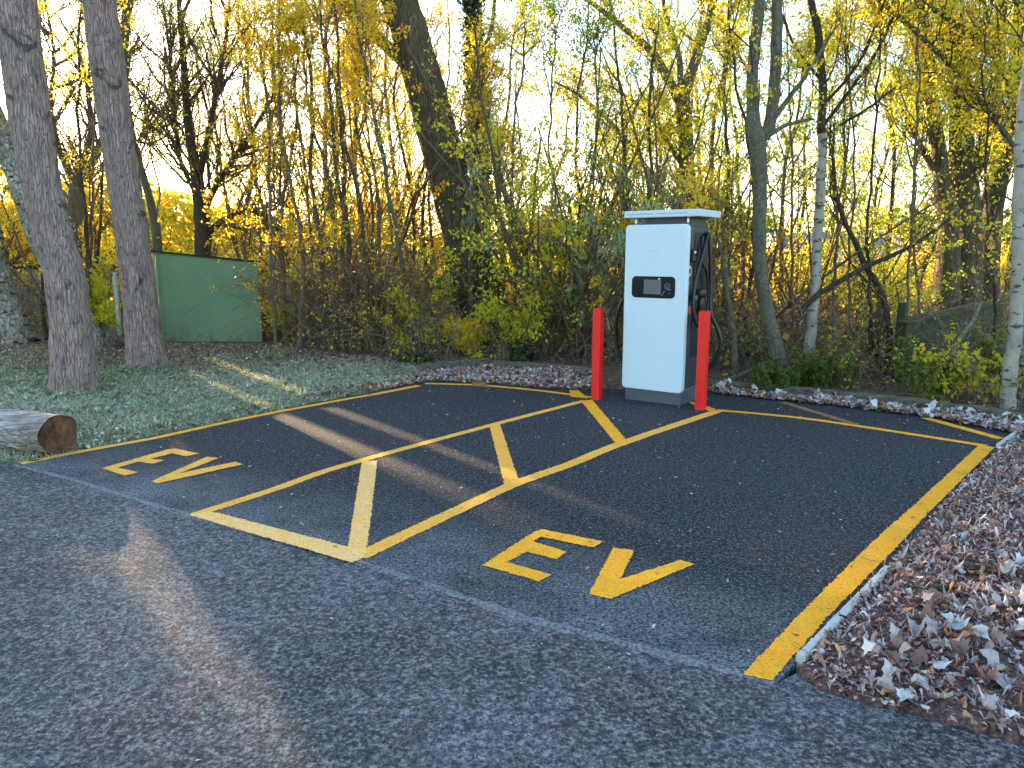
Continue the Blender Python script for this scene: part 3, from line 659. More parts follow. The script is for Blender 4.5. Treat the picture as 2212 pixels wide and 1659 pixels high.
# ------------------------------------------------------------------ trees
def px_path(pts, Y, z0=True, bend=0.0):
    P, R = [], []
    for k, q in enumerate(pts):
        x, y, w = q[:3]; yy = Y if len(q) < 4 else q[3]
        p = W(x, y, yy); P.append(p); R.append(w/2/FPX*camdepth(p))
    P = np.array(P); R = np.array(R)
    return P, R
class Plant:
    def __init__(s, name, base, label, cat, group=None, seed=1):
        s.base = np.array([base[0], base[1], 0.0]); s.root = empty(name, s.base, label, cat, group)
        s.rng = np.random.default_rng(seed); s.tr = []; s.tw = []; s.lv = []; s.trunkP = []; s.tk = 1.7 if s.base[1] > 15.2 else 1.0
    def stem(s, P, R, sides=10, n=None, wob=.0, rough=.03, flare=0):
        n = n or max(8, len(P)*4); Q = resample(P, n); r = np.interp(np.linspace(0, 1, n), np.linspace(0, 1, len(R)), R)
        if wob:
            w = np.cumsum(s.rng.normal(size=(n, 3)), 0)*wob; w -= w[0]; Q = Q+w*np.array([1,1,.3])
        if flare: r = r*(1+flare*np.exp(-np.linspace(0, 1, n)*n/2.2))
        Q = Q-s.base; s.tr.append(tubes(Q[None], r[None], sides, rough)); s.trunkP.append((Q, r)); return Q, r
    def twigs(s, src, n1, L1, n2=4, L2=.5, n3=0, L3=.25, t=(.25, .98), up=.16, ang=(.5, 1.1), sd=4, wob=.16, tw3=.2):
        Q, r = src; P1, R1 = branch(Q[None], r[None], n1, t[0], t[1], L1, ang, up, wob, 6, s.rng, rk=.72)
        s.tw.append(tubes(P1, R1, sd)); out = [P1]
        ok = ~shades_gap(P1+s.base).any(1)
        if ok.any(): P1, R1 = P1[ok], R1[ok]
        R1 = R1*s.tk; s.tw[-1] = tubes(P1, R1, sd); out = [P1]
        if n2:
            P2, R2 = branch(P1, R1, n2, .15, .95, L2, (.4, 1.0), up*.6, wob*1.2, 5, s.rng, rk=.8); s.tw.append(tubes(P2, R2, 3)); out.append(P2)
            if n3:
                P3, R3 = branch(P2, R2, n3, .2, .95, L3, (.4, 1.0), up*.3, wob*1.2, 4, s.rng, rk=.8); s.tw.append(tubes(P3, R3, 3)); out.append(P3)
        return out
    def leaves(s, P, n, spread=.03, size=.05, lo=0, hi=1, dens=None, **k): s.lv.append(leaves_on(P, n, spread, size, s.rng, lo=lo, hi=hi, dens=dens, **k))
    def done(s, bark_m, twig_m=None, leaf_m=None, smooth=True):
        V, F = merge(s.tr); mesh_obj('trunk', V, F, bark_m, s.root, smooth)
        if s.tw: V, F = merge(s.tw); mesh_obj('branches', V, F, twig_m or bark_m, s.root, True)
        if s.lv: leaf_mesh('crown', s.lv, leaf_m, s.root, s.rng)
        return s.root
def ivy_on(pl, Q, r, n, t0, t1, off, size, parentname='ivy'):
    t_ = pl.rng.uniform(t0, t1, n)*(len(Q)-1); i = np.minimum(t_.astype(int), len(Q)-2); f = (t_-i)[:, None]
    c0 = Q[i]*(1-f)+Q[i+1]*f; a = pl.rng.uniform(0, 2*np.pi, n); rr = r[i]*1.0+np.abs(pl.rng.normal(size=n))*off
    c0 = c0+np.stack([np.cos(a)*rr, np.sin(a)*rr, pl.rng.normal(size=n)*.05], -1)
    leaf_mesh(parentname, [(c0, pl.rng.beta(2, 2, n), pl.rng.uniform(.6, 1.3, n)*size, .5, .8)], M['leaf_ivy'], pl.root, pl.rng)

# two pines
def pine(px, Y, label, seed):
    P, R = px_path(px, Y); p = Plant('pine_tree', P[0], label, 'pine tree', None, seed); P[0, 2] = -.06
    Q, r = p.stem(P, R, 28, 70, .0, .026, .3)
    # trunk carries on to a crown far above the frame
    top = Q[-1]+p.base; d = nrm(Q[-1]-Q[-8]); P2 = np.array([top, top+d*2.0, top+d*4.2+np.array([0,0,.3])]); q2, r2 = p.stem(P2, np.array([r[-1], r[-1]*.7, .04]), 14, 16)
    out = p.twigs((q2, r2), 26, 2.0, 6, .7, 0, t=(.1, 1), up=.05, ang=(1.0, 1.5))
    p.leaves(out[1], 26, .09, .13, 0, 1, droop=0, aspect=.12)
    # dead twig stubs on the bole
    p.twigs((Q, r), 4, .22, 1, .1, 0, t=(.35, .95), up=-.05, ang=(1.1, 1.5))
    return p.done(M['pine'], M['darkbark'], M['pineleaf'])
pine([(163,850,90),(152,700,78),(140,600,80),(112,500,78),(90,400,76),(72,300,80),(57,200,82),(45,100,80),(36,0,78),(15,-200,70),(-20,-500,58)], 8.42, 'leaning grey pine trunk nearest the log, left of the other pine', 21)
pine([(320,793,80),(308,700,70),(297,600,68),(283,500,66),(268,400,66),(253,300,66),(240,200,68),(227,100,70),(215,0,66),(195,-200,60),(165,-500,50)], 10.34, 'leaning grey pine trunk beside the green shed, right of the other pine', 22)

def tree(name, label, cat, Y, paths, bark_m, twig_m, leaf_m, seed, n1=14, L1=1.6, n2=6, L2=.7, n3=4, L3=.35, lv=5, ls=.05, lo=0, hi=1, spread=.035, sides=10, flare=.25, dens=None, t=(.3, .98), group=None, up=.16, ivy=None, wob=.006, ext=True, aspect=.55, ang=(.5, 1.1)):
    P0, R0 = px_path(paths[0], Y)
    if abs(P0[0, 2]) > .02:         # first point is not on the ground: drop a foot to it
        P0 = np.vstack([[P0[0, 0]+.02, P0[0, 1], -.05], P0]); R0 = np.concatenate([[R0[0]*1.05], R0])
    else: P0[0, 2] = -.05
    p = Plant(name, P0[0], label, cat, group, seed)
    for k, pth in enumerate(paths):
        P, R = (P0, R0) if k == 0 else px_path(pth, Y)
        if ext and pth[-1][1] < 20:       # carry on above the frame
            d = nrm(P[-1]-P[-2]); P = np.vstack([P, P[-1]+d*1.0+[0,0,.1], P[-1]+d*2.0+[0,0,.3]]); R = np.concatenate([R, [R[-1]*.7, R[-1]*.35]])
        if k == 0: Q, r = p.stem(P, R, sides, max(16, len(P)*5), wob, .025, flare)
        else: Q, r = p.stem(P, R, max(6, sides-4), max(12, len(P)*4), wob, .02)
        L = np.linalg.norm(Q[-1]-Q[0])
        nn_ = max(3, int(n1*(1 if k == 0 else min(1, L/4))))
        if n1:
            out = p.twigs((Q, r), nn_, L1*(1 if k == 0 else .8), n2, L2, n3, L3, t=t if k == 0 else (.15, .98), up=up, ang=ang)
            if lv: p.leaves(out[-1], lv, spread, ls, lo, hi, dens, aspect=aspect)
        if k == 0 and ivy: ivy_on(p, Q, r, *ivy)
    return p.done(bark_m, twig_m, leaf_m)

tree('ivy_clad_tree', 'thick brown trunk leaning left, its foot wrapped in ivy, tallest in the middle', 'tree', 13.2,
     [[(1068,748,120),(1040,650,98),(1008,520,90),(978,400,86),(948,290,84),(918,170,84),(888,60,78),(855,-60,70),(800,-250,50)],
      [(908,170,30),(850,112,28),(790,62,24),(712,-20,18),(620,-120,10)], [(912,130,42),(872,55,38),(835,-10,32),(800,-90,20)],
      [(985,395,16),(1008,335,18),(1030,270,14),(1040,180,10),(1060,90,7)]],
     M['brown'], M['brown'], M['leaf_yel'], 31, n1=34, L1=1.3, n2=7, L2=.6, n3=3, L3=.3, lv=6, ls=.055, sides=24, flare=.5, t=(.72, 1), ivy=(3600, .0, .24, .05, .06), lo=.2, hi=.95)
tree('ivy_column_tree', 'straight slim tree covered in a column of dark ivy, right of the thick leaning trunk', 'tree', 13.9,
     [[(1034,720,24),(1032,560,20),(1034,400,18),(1031,260,16),(1024,150,14),(1020,0,12),(1012,-150,8)]], M['brown'], M['twig'], M['leaf_yel'], 32, n1=16, L1=1.4, lv=4, ivy=(9000, .05, .74, .085, .075))
tree('pale_sapling', 'thin pale grey stem standing in front of the ivy column', 'tree', 12.7,
     [[(1018,742,14),(1013,560,12),(1016,400,12),(1013,250,11),(1030,150,10),(1060,60,9),(1072,-60,6)], [(1028,340,10),(1042,400,10),(1060,470,9)][::-1]], M['grey'], M['twigpale'], M['leaf_yel'], 33, n1=12, L1=1.2, lv=4, flare=.1)
tree('pale_sapling', 'crooked pale stem leaning left over the green shrubs', 'tree', 12.9,
     [[(1150,745,18),(1148,660,16),(1135,570,16),(1108,480,14),(1082,390,13),(1060,310,12),(1052,240,8)], [(1135,560,10),(1150,470,9),(1155,380,7),(1165,300,5)]], M['grey'], M['twigpale'], M['leaf_yel'], 34, n1=14, L1=1.1, lv=5, flare=.1)
tree('hawthorn_tree', 'dark forked tree rising directly behind the green shed', 'tree', 16.5,
     [[(438,690,46),(440,560,36),(436,470,32),(428,380,26),(412,290,18),(402,200,15),(395,110,13),(385,0,10),(375,-120,6)],
      [(437,470,16),(470,395,14),(520,325,11),(565,250,8),(600,190,5)], [(430,385,16),(455,270,12),(472,180,10),(490,60,8),(500,-50,5)],
      [(440,510,16),(490,472,14),(545,455,12),(595,485,10),(625,545,6)], [(430,430,12),(390,350,10),(375,250,8),(360,120,6),(350,20,4)]],
     M['darkbark'], M['twig'], M['leaf_lim'], 35, n1=44, L1=1.9, n2=9, L2=.9, n3=4, L3=.45, lv=2, dens=.5, ls=.07, lo=.2, hi=.8, sides=12)
tree('slim_tree', 'slim grey tree between the second pine and the dark forked tree', 'tree', 17.5,
     [[(352,650,22),(340,520,20),(325,430,17),(302,350,15),(280,250,14),(270,130,13),(285,0,10),(300,-120,6)], [(280,330,7),(310,290,6),(350,240,5),(400,180,4)]],
     M['grey'], M['twig'], M['leaf_lim'], 36, n1=34, L1=1.9, n2=8, L2=1.0, n3=4, L3=.45, lv=1, dens=.3, ls=.07)
tree('bare_tree', 'bare dark tree whose crooked limbs fill the gap between the two pines', 'tree', 18.5,
     [[(150,650,40),(158,520,36),(165,420,30),(175,350,22)], [(168,400,18),(210,330,16),(240,240,13),(262,120,10),(270,0,7)], [(172,370,16),(200,280,12),(190,180,9),(215,80,7),(240,-20,5)],
      [(165,410,14),(130,330,12),(110,230,10),(120,120,7),(100,0,5)]],
     M['grey'], M['twig'], M['leaf_lim'], 37, n1=44, L1=2.2, n2=9, L2=1.1, n3=4, L3=.5, lv=1, dens=.2, ls=.07, t=(.35, 1))
tree('leaning_birch', 'pale birch leaning hard left behind the first pine trunk', 'birch', 12.2,
     [[(212,762,70),(188,715,50),(150,640,48),(100,545,48),(65,455,46),(30,360,44),(0,285,42),(-50,160,36),(-110,0,28)]], M['birchdirty'], M['twig'], M['leaf_yel'], 38, n1=20, L1=1.6, lv=4, t=(.55,1), sides=16, flare=.7)
tree('old_birch', 'rough black and white birch trunk at the left edge of the photo', 'birch', 13.3,
     [[(50,742,64),(20,660,48),(0,590,42),(-20,480,38),(-45,350,34),(-70,200,28),(-90,40,22)]], M['birchdirty'], M['twig'], M['leaf_yel'], 39, n1=26, L1=1.8, n2=8, lv=6, ls=.07, t=(.4,1), sides=16, flare=.5, up=-.05, lo=.4, hi=1)
tree('forked_tree', 'grey tree forking high above the left end of the charger canopy', 'tree', 13.6,
     [[(1502,700,46),(1494,560,40),(1490,480,36),(1487,400,34),(1480,300,32),(1470,212,34)],
      [(1470,220,22),(1436,152,19),(1400,102,16),(1340,52,12),(1280,5,9),(1215,-40,5)], [(1474,212,26),(1505,122,22),(1530,50,19),(1545,-10,16),(1560,-100,10)],
      [(1470,214,16),(1466,120,13),(1440,40,10),(1428,-40,7)], [(1488,470,16),(1440,420,14),(1400,370,13),(1365,325,11),(1310,262,9),(1250,210,7),(1190,176,4)],
      [(1488,380,11),(1440,300,9),(1390,235,7),(1330,190,5),(1290,185,3)]],
     M['grey'], M['twig'], M['leaf_yel'], 40, n1=26, L1=1.3, n2=7, L2=.65, n3=3, L3=.3, lv=8, ls=.055, lo=.1, hi=.7, sides=14)
tree('grey_stem_tree', 'smooth grey green trunk right of the charger with a swollen knot', 'tree', 8.97,
     [[(1694,836,36),(1668,730,31),(1652,640,29),(1641,540,29),(1641,400,29),(1634,300,36),(1628,240,28),(1632,150,24),(1640,40,24),(1648,-80,22)],
      [(1642,310,20),(1662,260,26),(1673,160,25),(1675,60,24),(1682,-60,20)], [(1660,270,12),(1720,190,10),(1760,130,7),(1800,60,5)], [(1650,300,10),(1700,270,8),(1760,255,6)]],
     M['grey'], M['darkbark'], M['leaf_yel'], 41, n1=14, L1=.8, n2=5, L2=.4, n3=3, L3=.2, lv=4, ls=.05, sides=16, lo=.1, hi=.8, t=(.55, 1))
tree('slender_birch', 'slender white birch stem turning dark above, second trunk right of the charger', 'birch', 9.48,
     [[(1742,815,24),(1752,720,22),(1762,600,20),(1768,450,20),(1775,290,20)]], M['birch'], M['darkbark'], M['leaf_yel'], 42, n1=4, L1=.4, n2=3, L2=.25, n3=2, L3=.15, lv=3, t=(.6,1), ext=False, sides=12)
tree('dark_upper_stem', 'dark crooked upper stem with long branches above the slender white birch', 'tree', 9.60,
     [[(1777,330,16),(1774,285,19),(1774,200,17),(1764,100,16),(1745,0,15),(1730,-120,10)], [(1774,280,9),(1830,210,8),(1890,120,7),(1930,40,6)], [(1774,230,8),(1820,180,7),(1870,100,6),(1905,0,5)], [(1770,170,7),(1720,110,6),(1690,40,5),(1660,-20,3)], [(1775,300,7),(1830,260,6),(1880,230,5),(1930,190,3)]],
     M['darkbark'], M['darkbark'], M['leaf_yel'], 43, n1=16, L1=.9, n2=5, L2=.4, n3=3, L3=.2, lv=6, ls=.05, lo=.1, hi=.85)
for k, (lab, pths) in enumerate((
    ('thick brown trunk, left one of the cluster above the mossy fence', [[(2046,745,56),(2048,600,48),(2052,500,46),(2037,380,32),(2020,250,26),(2000,100,22),(1990,-50,16)], [(2040,400,14),(1990,320,12),(1950,240,9),(1900,180,6)]]),
    ('thickest brown trunk, middle one of the cluster above the mossy fence', [[(2090,745,66),(2090,600,60),(2092,500,62),(2086,380,54),(2082,250,42),(2070,120,32),(2052,0,24),(2030,-100,18)], [(2090,400,34),(2135,290,30),(2158,160,24),(2172,0,18),(2180,-100,12)], [(2080,260,16),(2030,170,13),(1990,80,10),(1960,-20,7)]]),
    ('reddish brown trunk, right one of the cluster above the mossy fence', [[(2130,745,48),(2132,600,44),(2140,480,40),(2165,350,32),(2190,200,24),(2200,0,18),(2205,-100,12)], [(2150,420,14),(2195,330,12),(2240,240,9)]]))):
    tree('thick_trunk_tree', lab, 'tree', 13.0+.35*k, pths, M['brown'], M['brown'], M['leaf_lim'], 50+k, n1=26, L1=1.5, n2=7, L2=.75, n3=4, L3=.35, lv=6, ls=.06, lo=.25, hi=.95, sides=18, t=(.3, 1))
tree('right_birch', 'white birch with black scars standing against the kerb at the right edge', 'birch', 7.45,
     [[(2172,892,32),(2178,800,29),(2188,700,27),(2195,560,25),(2202,400,24),(2210,250,22),(2220,100,20),(2228,-60,18)]], M['birch'], M['darkbark'], M['leaf_yel'], 60, n1=14, L1=.9, n2=4, L2=.4, n3=2, L3=.2, lv=3, ls=.06, lo=.2, hi=.9, sides=16, t=(.3,1))
tree('right_birch', 'thinner grimy birch stem just behind the white birch at the right edge', 'birch', 7.75,
     [[(2207,880,26),(2214,760,24),(2222,620,22),(2240,450,20),(2262,250,18),(2290,0,14)]], M['birchdirty'], M['darkbark'], M['leaf_yel'], 61, n1=8, L1=.8, n2=4, L2=.4, n3=2, L3=.2, lv=3, ls=.06, sides=12)
tree('overhanging_tree', 'tree beyond the right edge reaching long dark limbs across the upper right', 'tree', 9.8,
     [[(2340,850,60),(2330,600,50),(2310,400,42),(2290,250,34),(2260,80,26),(2240,-60,20)], [(2300,420,16),(2215,345,14),(2150,258,13),(2062,150,12),(1972,62,11),(1890,-10,10),(1830,-70,7)],
      [(2290,280,16),(2200,180,14),(2120,100,13),(2040,40,12),(1960,-20,9)], [(2290,350,12),(2200,250,10),(2150,120,9),(2120,-10,7)], [(2312,420,9),(2230,330,8),(2150,230,7),(2080,200,5)]],
     M['grey'], M['darkbark'], M['leaf_yel'], 62, n1=26, L1=1.2, n2=6, L2=.55, n3=4, L3=.28, lv=7, ls=.05, lo=.15, hi=.85, sides=12, t=(.6, 1))
tree('crooked_sapling', 'dark crooked sapling with kinked stem right of the slender birch', 'sapling', 9.7,
     [[(1912,800,16),(1916,720,15),(1903,650,15),(1872,590,13),(1832,515,11),(1800,430,9),(1790,350,7),(1795,270,5)], [(1905,660,8),(1880,720,8),(1905,800,7)][::-1]], M['darkbark'], M['darkbark'], M['leaf_lim'], 63, n1=16, L1=.9, n2=5, L2=.4, n3=3, L3=.2, lv=2, ls=.045, ext=False, t=(.1,1))
tree('small_sapling', 'short pale sapling close behind the right side of the charger', 'sapling', 9.25,
     [[(1592,825,15),(1590,750,12),(1578,680,11),(1562,600,9),(1548,520,6)]], M['grey'], M['twigpale'], M['leaf_lim'], 64, n1=7, L1=.5, n2=4, L2=.3, n3=0, lv=3, ls=.06, ext=False)
tree('leaning_stick_sapling', 'thin yellowish stem bending right in front of the mossy fence', 'sapling', 8.0,
     [[(2032,882,11),(2052,800,10),(2072,750,9),(2110,690,7),(2130,655,6)]], M['twigpale'], M['twigpale'], M['leaf_lim'], 65, n1=5, L1=.35, n2=3, L2=.2, n3=0, lv=2, ls=.05, ext=False)
# fallen branch caught among the saplings
P, R = px_path([(1712,705,16),(1745,655,13),(1800,615,12),(1860,580,11),(1940,545,9),(2010,505,7),(2050,470,5)], 9.4)
fb = Plant('fallen_branch', (P[0][0], P[0][1]), 'long dark fallen branch slanting up across the saplings right of the charger', 'branch', None, 66)
q = fb.stem(P, R, 8, 30, .004); fb.twigs(q, 12, .5, 3, .25, 0, t=(.1, 1), up=.05); fb.done(M['darkbark'])
P, R = px_path([(1545,838,14),(1590,815,13),(1640,790,12),(1680,770,9)], 8.9)
fb = Plant('fallen_branch', (P[0][0], P[0][1]), 'mossy fallen branch lying at the foot of the smooth grey trunk', 'branch', None, 67)
q = fb.stem(P, R, 8, 20, .004); fb.twigs(q, 5, .3, 3, .2, 0, t=(.1, 1), up=.05); fb.done(M['grey'])

# ---- saplings of the thicket: hand placed leaning stems, each its own plant
sap_px = [ # base x, base y, top x, width, tone, bark
 (596,752,560,12,'twig'),(622,748,590,9,'twig'),(648,756,605,13,'twig'),(672,744,640,9,'twig'),(700,758,655,15,'brown'),(722,748,672,12,'twig'),(742,762,700,14,'brown'),
 (768,756,705,16,'brown'),(782,748,762,10,'twig'),(806,760,742,13,'brown'),(826,752,785,10,'twig'),(842,768,812,9,'twig'),(872,762,745,15,'grey'),(894,752,862,11,'brown'),(918,770,900,12,'brown'),
 (950,770,905,10,'twig'),(985,765,960,9,'twig'),(612,742,640,12,'twig'),(570,700,545,9,'twig'),(1100,765,1115,10,'twig'),(1190,770,1170,9,'twig'),(1240,775,1262,10,'brown'),(1292,780,1300,9,'twig'),
 (1345,770,1330,12,'brown'),(1420,770,1425,12,'brown'),(1580,770,1600,14,'brown'),(1620,785,1585,12,'darkbark'),(1720,800,1700,9,'twig'),(1800,800,1820,9,'twig'),(1850,806,1830,8,'twig'),(1880,810,1935,10,'darkbark'),
 (1940,815,1965,9,'twig'),(1985,806,1960,9,'twig'),(2150,820,2120,9,'darkbark'),(100,735,85,10,'darkbark'),(196,742,170,12,'darkbark'),(215,738,235,9,'darkbark'),(185,744,215,9,'twig')]
for k, (bx, by, tx, w, bk_) in enumerate(sap_px):
    rg = np.random.default_rng(100+k); g = G(bx, by); Y = g[1]+(2.8 if 880 < bx < 1000 else 0)
    hi_ = -150 if rg.random() < .7 else 120
    w *= .72
    ctl = [(bx, by, w*1.15), (bx+(tx-bx)*.12+rg.normal()*4, by-130, w), (bx+(tx-bx)*.38+rg.normal()*7, by-320, w*.85), (bx+(tx-bx)*.75+rg.normal()*9, 240, w*.7), (tx, 80, w*.55), (tx+(tx-bx)*.2, min(hi_, 60), w*.3)]
    zone = 'centre' if 540 < bx < 1000 else 'else'
    lf = 'leaf_yel' if bx < 1110 or bx > 1560 else 'leaf_lim'
    if zone == 'centre': lab, grp = 'thin brown leaning stem in the thicket between the green shed and the thick leaning trunk', 'thin stems left of the thick leaning trunk'
    elif bx < 300: lab, grp = 'thin dark stem in the undergrowth between the two pines', 'thin stems between the pines'
    elif bx < 1450: lab, grp = 'thin stem among the yellow green shrubs left of the charger', 'thin stems left of the charger'
    else: lab, grp = 'thin stem in the thicket right of the charger', 'thin stems right of the charger'
    tall = dict(n1=20, L1=1.0, n2=5, L2=.5, n3=3, L3=.25)
    lv = 8 if zone == 'centre' else 5
    if bx == 872: lab, grp = 'longest pale grey stem leaning left across the thicket beside the shed', None
    tree('thicket_sapling', lab, 'sapling', Y, [ctl], M[bk_], M['twig'] , M[lf], 200+k, lv=lv, ls=.05, lo=.25 if zone == 'centre' else .1, hi=1 if zone == 'centre' else .8, group=grp, sides=7, t=(.22, 1), wob=.022, dens=.8, **tall)

# ---- individual shrubs with real crowns
def shrub(name, label, cat, px, leaf, seed, h=2.0, nst=9, lv=5, ls=.05, lo=0, hi=1, spr=.45, group=None, aspect=.55, twm='twig', n2=6, n3=6, dY=0, droop=.3):
    g = G(*px); base = np.array([g[0], g[1]+dY, 0]); p = Plant(name, base, label, cat, group, seed); rg = p.rng
    N = nst; d = rg.normal(size=(N, 3))*spr; d[:, 2] = 1; d = nrm(d); K = 7; Q = np.empty((N, K, 3)); Q[:, 0] = np.stack([rg.normal(size=N)*.12, rg.normal(size=N)*.12, np.full(N, -.03)], -1)
    Ln = h*rg.uniform(.6, 1.15, N)
    for k in range(1, K):
        d = nrm(d+rg.normal(size=(N, 3))*.10+np.array([0, 0, .02])); Q[:, k] = Q[:, k-1]+d*(Ln/(K-1))[:, None]
    ok = ~shades_gap(Q+base).any(1); ok[0] = True; Q, Ln = Q[ok], Ln[ok]
    R = (Ln*.008)[:, None]*np.linspace(1, .3, K)[None]; p.tr.append(tubes(Q, R, 5))
    P2, R2 = branch(Q, R, n2, .15, .98, h*.3, (.4, 1.1), .08, .2, 5, rg); p.tw.append(tubes(P2, R2, 3))
    P3, R3 = branch(P2, R2, n3, .2, .98, h*.14, (.4, 1.1), .02, .25, 4, rg); p.tw.append(tubes(P3, R3, 3))
    if lv: p.leaves(P3, lv, .035, ls, lo, hi, aspect=aspect, droop=droop)
    return p.done(M[twm], M[twm], M['leaf_'+leaf])
shr = [
 ('leafy_shrub','bright yellow green shrub right behind the ivy stump','shrub',(1120,772),'lim',1.9,8,6,.06,.3,1),
 ('leafy_shrub','tall yellow green shrub midway between the thick leaning trunk and the charger','shrub',(1190,765),'lim',3.3,13,8,.06,.2,1),
 ('leafy_shrub','grey green willow shrub with narrow leaves left of the charger','willow shrub',(1250,768),'wil',2.3,12,8,.085,.0,.9),
 ('leafy_shrub','golden yellow shrub directly behind the left red post','shrub',(1322,772),'yel',2.5,10,9,.06,.3,1),
 ('leafy_shrub','olive and yellow shrub rising over the charger canopy','shrub',(1400,770),'lim',3.0,12,7,.06,.1,.9),
 ('leafy_shrub','brown twiggy shrub with few orange leaves right of the charger','shrub',(1560,782),'brn',2.3,12,3,.055,.3,1),
 ('leafy_shrub','olive green thorn bush between the smooth grey trunk and the slender birch','shrub',(1715,750),'lim',2.4,11,6,.05,.1,1),
 ('leafy_shrub','yellow olive thorn bush right of the slender birch','shrub',(1830,752),'lim',2.2,10,3,.05,.1,.8),
 ('leafy_shrub','low olive thorn bush left of the thick trunks','shrub',(1930,765),'lim',1.6,9,5,.05,.3,1),
 ('leafy_shrub','low dark green bramble patch at the foot of the slender birch','bramble',(1770,842),'oli',.45,9,3,.05,.0,.6),
 ('leafy_shrub','low dark green bramble patch at the foot of the smooth grey trunk','bramble',(1680,846),'oli',.35,7,3,.05,.0,.6),
 ('leafy_shrub','low green bramble below the mossy fence','bramble',(1990,862),'oli',.55,10,2,.055,.0,.8),
 ('leafy_shrub','low yellow leaved bramble left of the right hand birch','bramble',(2110,872),'yel',.7,10,1,.06,.0,.8),
 ('leafy_shrub','dark bramble in the right corner behind the white birch','bramble',(2190,850),'oli',.8,12,3,.055,.0,1),
 ('leafy_shrub','small yellow bush at the right foot of the second pine','shrub',(225,745),'yel',1.5,11,7,.07,.05,.6),
 ('leafy_shrub','dense golden hedge bush above the tan outbuilding','shrub',(60,690),'yel',2.6,16,9,.075,.4,.9),
 ('leafy_shrub','golden hedge bush left of the first pine at the photo edge','shrub',(-60,690),'yel',2.8,16,9,.075,.4,.9),
 ('leafy_shrub','tall dark twiggy bush between the two pines','shrub',(190,735),'brn',2.4,12,3,.05,.1,.8),
 ('leafy_shrub','yellow and brown bush right of the green shed','shrub',(640,738),'yel',1.3,10,5,.055,.1,.8),
 ('leafy_shrub','low yellow leaved bush at the middle of the thicket foot','shrub',(930,768),'yel',1.2,9,3,.06,.1,.7),
 ('leafy_shrub','green and yellow bush left of the thick trunk foot','shrub',(1000,770),'yel',.7,9,3,.06,.2,1),
 ('leafy_shrub','brown leafless bush leaning over the leaf litter left of centre','shrub',(720,758),'brn',1.9,15,2,.05,.1,.8),
 ('leafy_shrub','brown leafless bush near the pale grey stem','shrub',(820,764),'brn',1.8,15,2,.05,.1,.8),
 ('leafy_shrub','golden bush further back in the thicket behind the thin stems','shrub',(790,715),'yel',3.6,13,7,.065,.3,1),
 ('leafy_shrub','golden bush further back directly right of the shed roof','shrub',(690,705),'yel',3.4,13,6,.065,.3,1),
]
for k, (nm, lab, cat, px, lf, h, nst, lv, ls, lo, hi) in enumerate(shr):
    shrub(nm, lab, cat, px, lf, 400+k, h*(1.4 if h > 1.95 else 1.1), int(nst*(1.6 if h > 1.95 else 1)), lv, ls*1.1, lo, hi, aspect=.28 if lf == 'wil' else .6, droop=.9 if lf == 'wil' else .3)
# stump with ivy behind the edging
P, R = px_path([(1088,790,34),(1086,765,30),(1084,742,26)], 10.6); p = Plant('ivy_stump', (P[0][0], P[0][1]), 'short broken stump half covered with dark ivy behind the timber edging', 'stump', None, 71); P[0, 2] = -.03
Q, r = p.stem(P, R, 14, 12, 0, .06, .3); P2, R2 = px_path([(1120,790,50),(1118,770,50),(1114,752,34)], 10.75); P2[0, 2] = -.03; q2, r2 = p.stem(P2, R2, 12, 10, 0, .06)
ivy_on(p, q2, r2, 1500, 0, 1, .05, .06); p.done(M['brown'])
P, R = px_path([(905,792,20),(902,782,24),(900,775,14)], 10.7); p = Plant('ivy_clump', (P[0][0], P[0][1]), 'small dark ivy clump on the ground left of the timber edging', 'ivy', None, 72); P[0, 2] = -.03
Q, r = p.stem(P, R, 8, 8); ivy_on(p, Q, r, 900, 0, 1, .16, .05, 'ivy'); p.done(M['darkbark'])

# ---- deeper wood: copies of a few bushy and slim prototypes
def clone(root, loc, rz, sc_, label=None, group=None):
    r = root.copy(); COL.objects.link(r); r.location = loc; r.rotation_euler = (0, 0, rz); r.scale = (sc_, sc_, sc_)
    if label: r['label'] = label
    if group: r['group'] = group
    for chd in root.children:
        c_ = chd.copy(); COL.objects.link(c_); c_.parent = r
    return r
def wood_tree(seed, lf, lean, nl, lo, hi, tw='twig'):
    rg = np.random.default_rng(seed); K = 8; zz = np.linspace(0, 8.2, K); P = np.stack([np.cumsum(rg.normal(size=K))*.2+lean*zz, np.cumsum(rg.normal(size=K))*.13, zz], -1); P[0] = 0
    p = Plant('wood_tree', (0, 0), 'x', 'tree', 'g', seed); q = p.stem(P, np.linspace(.075, .02, K), 7, 30, .012, .03, .3)
    o = p.twigs(q, 24, 1.9, 7, .85, 3, .4, t=(.18, 1)); p.leaves(o[-1], nl, .05, .085, lo, hi); return p.done(M['twigpale'] if seed % 2 else M['brown'], M[tw], M['leaf_'+lf])
W_LAB = 'slim tree deeper in the wood, glimpsed only through the nearer stems'; W_GRP = 'slim trees deeper in the wood'
prot = [wood_tree(501, 'yel', -.08, 4, .2, 1), wood_tree(502, 'lim', .02, 4, .2, 1), wood_tree(503, 'yel', -.05, 3, .3, 1), wood_tree(504, 'lim', .06, 4, .1, .8), wood_tree(505, 'yel', 0, 1, .1, .9)]
rg = np.random.default_rng(77)
spots = []
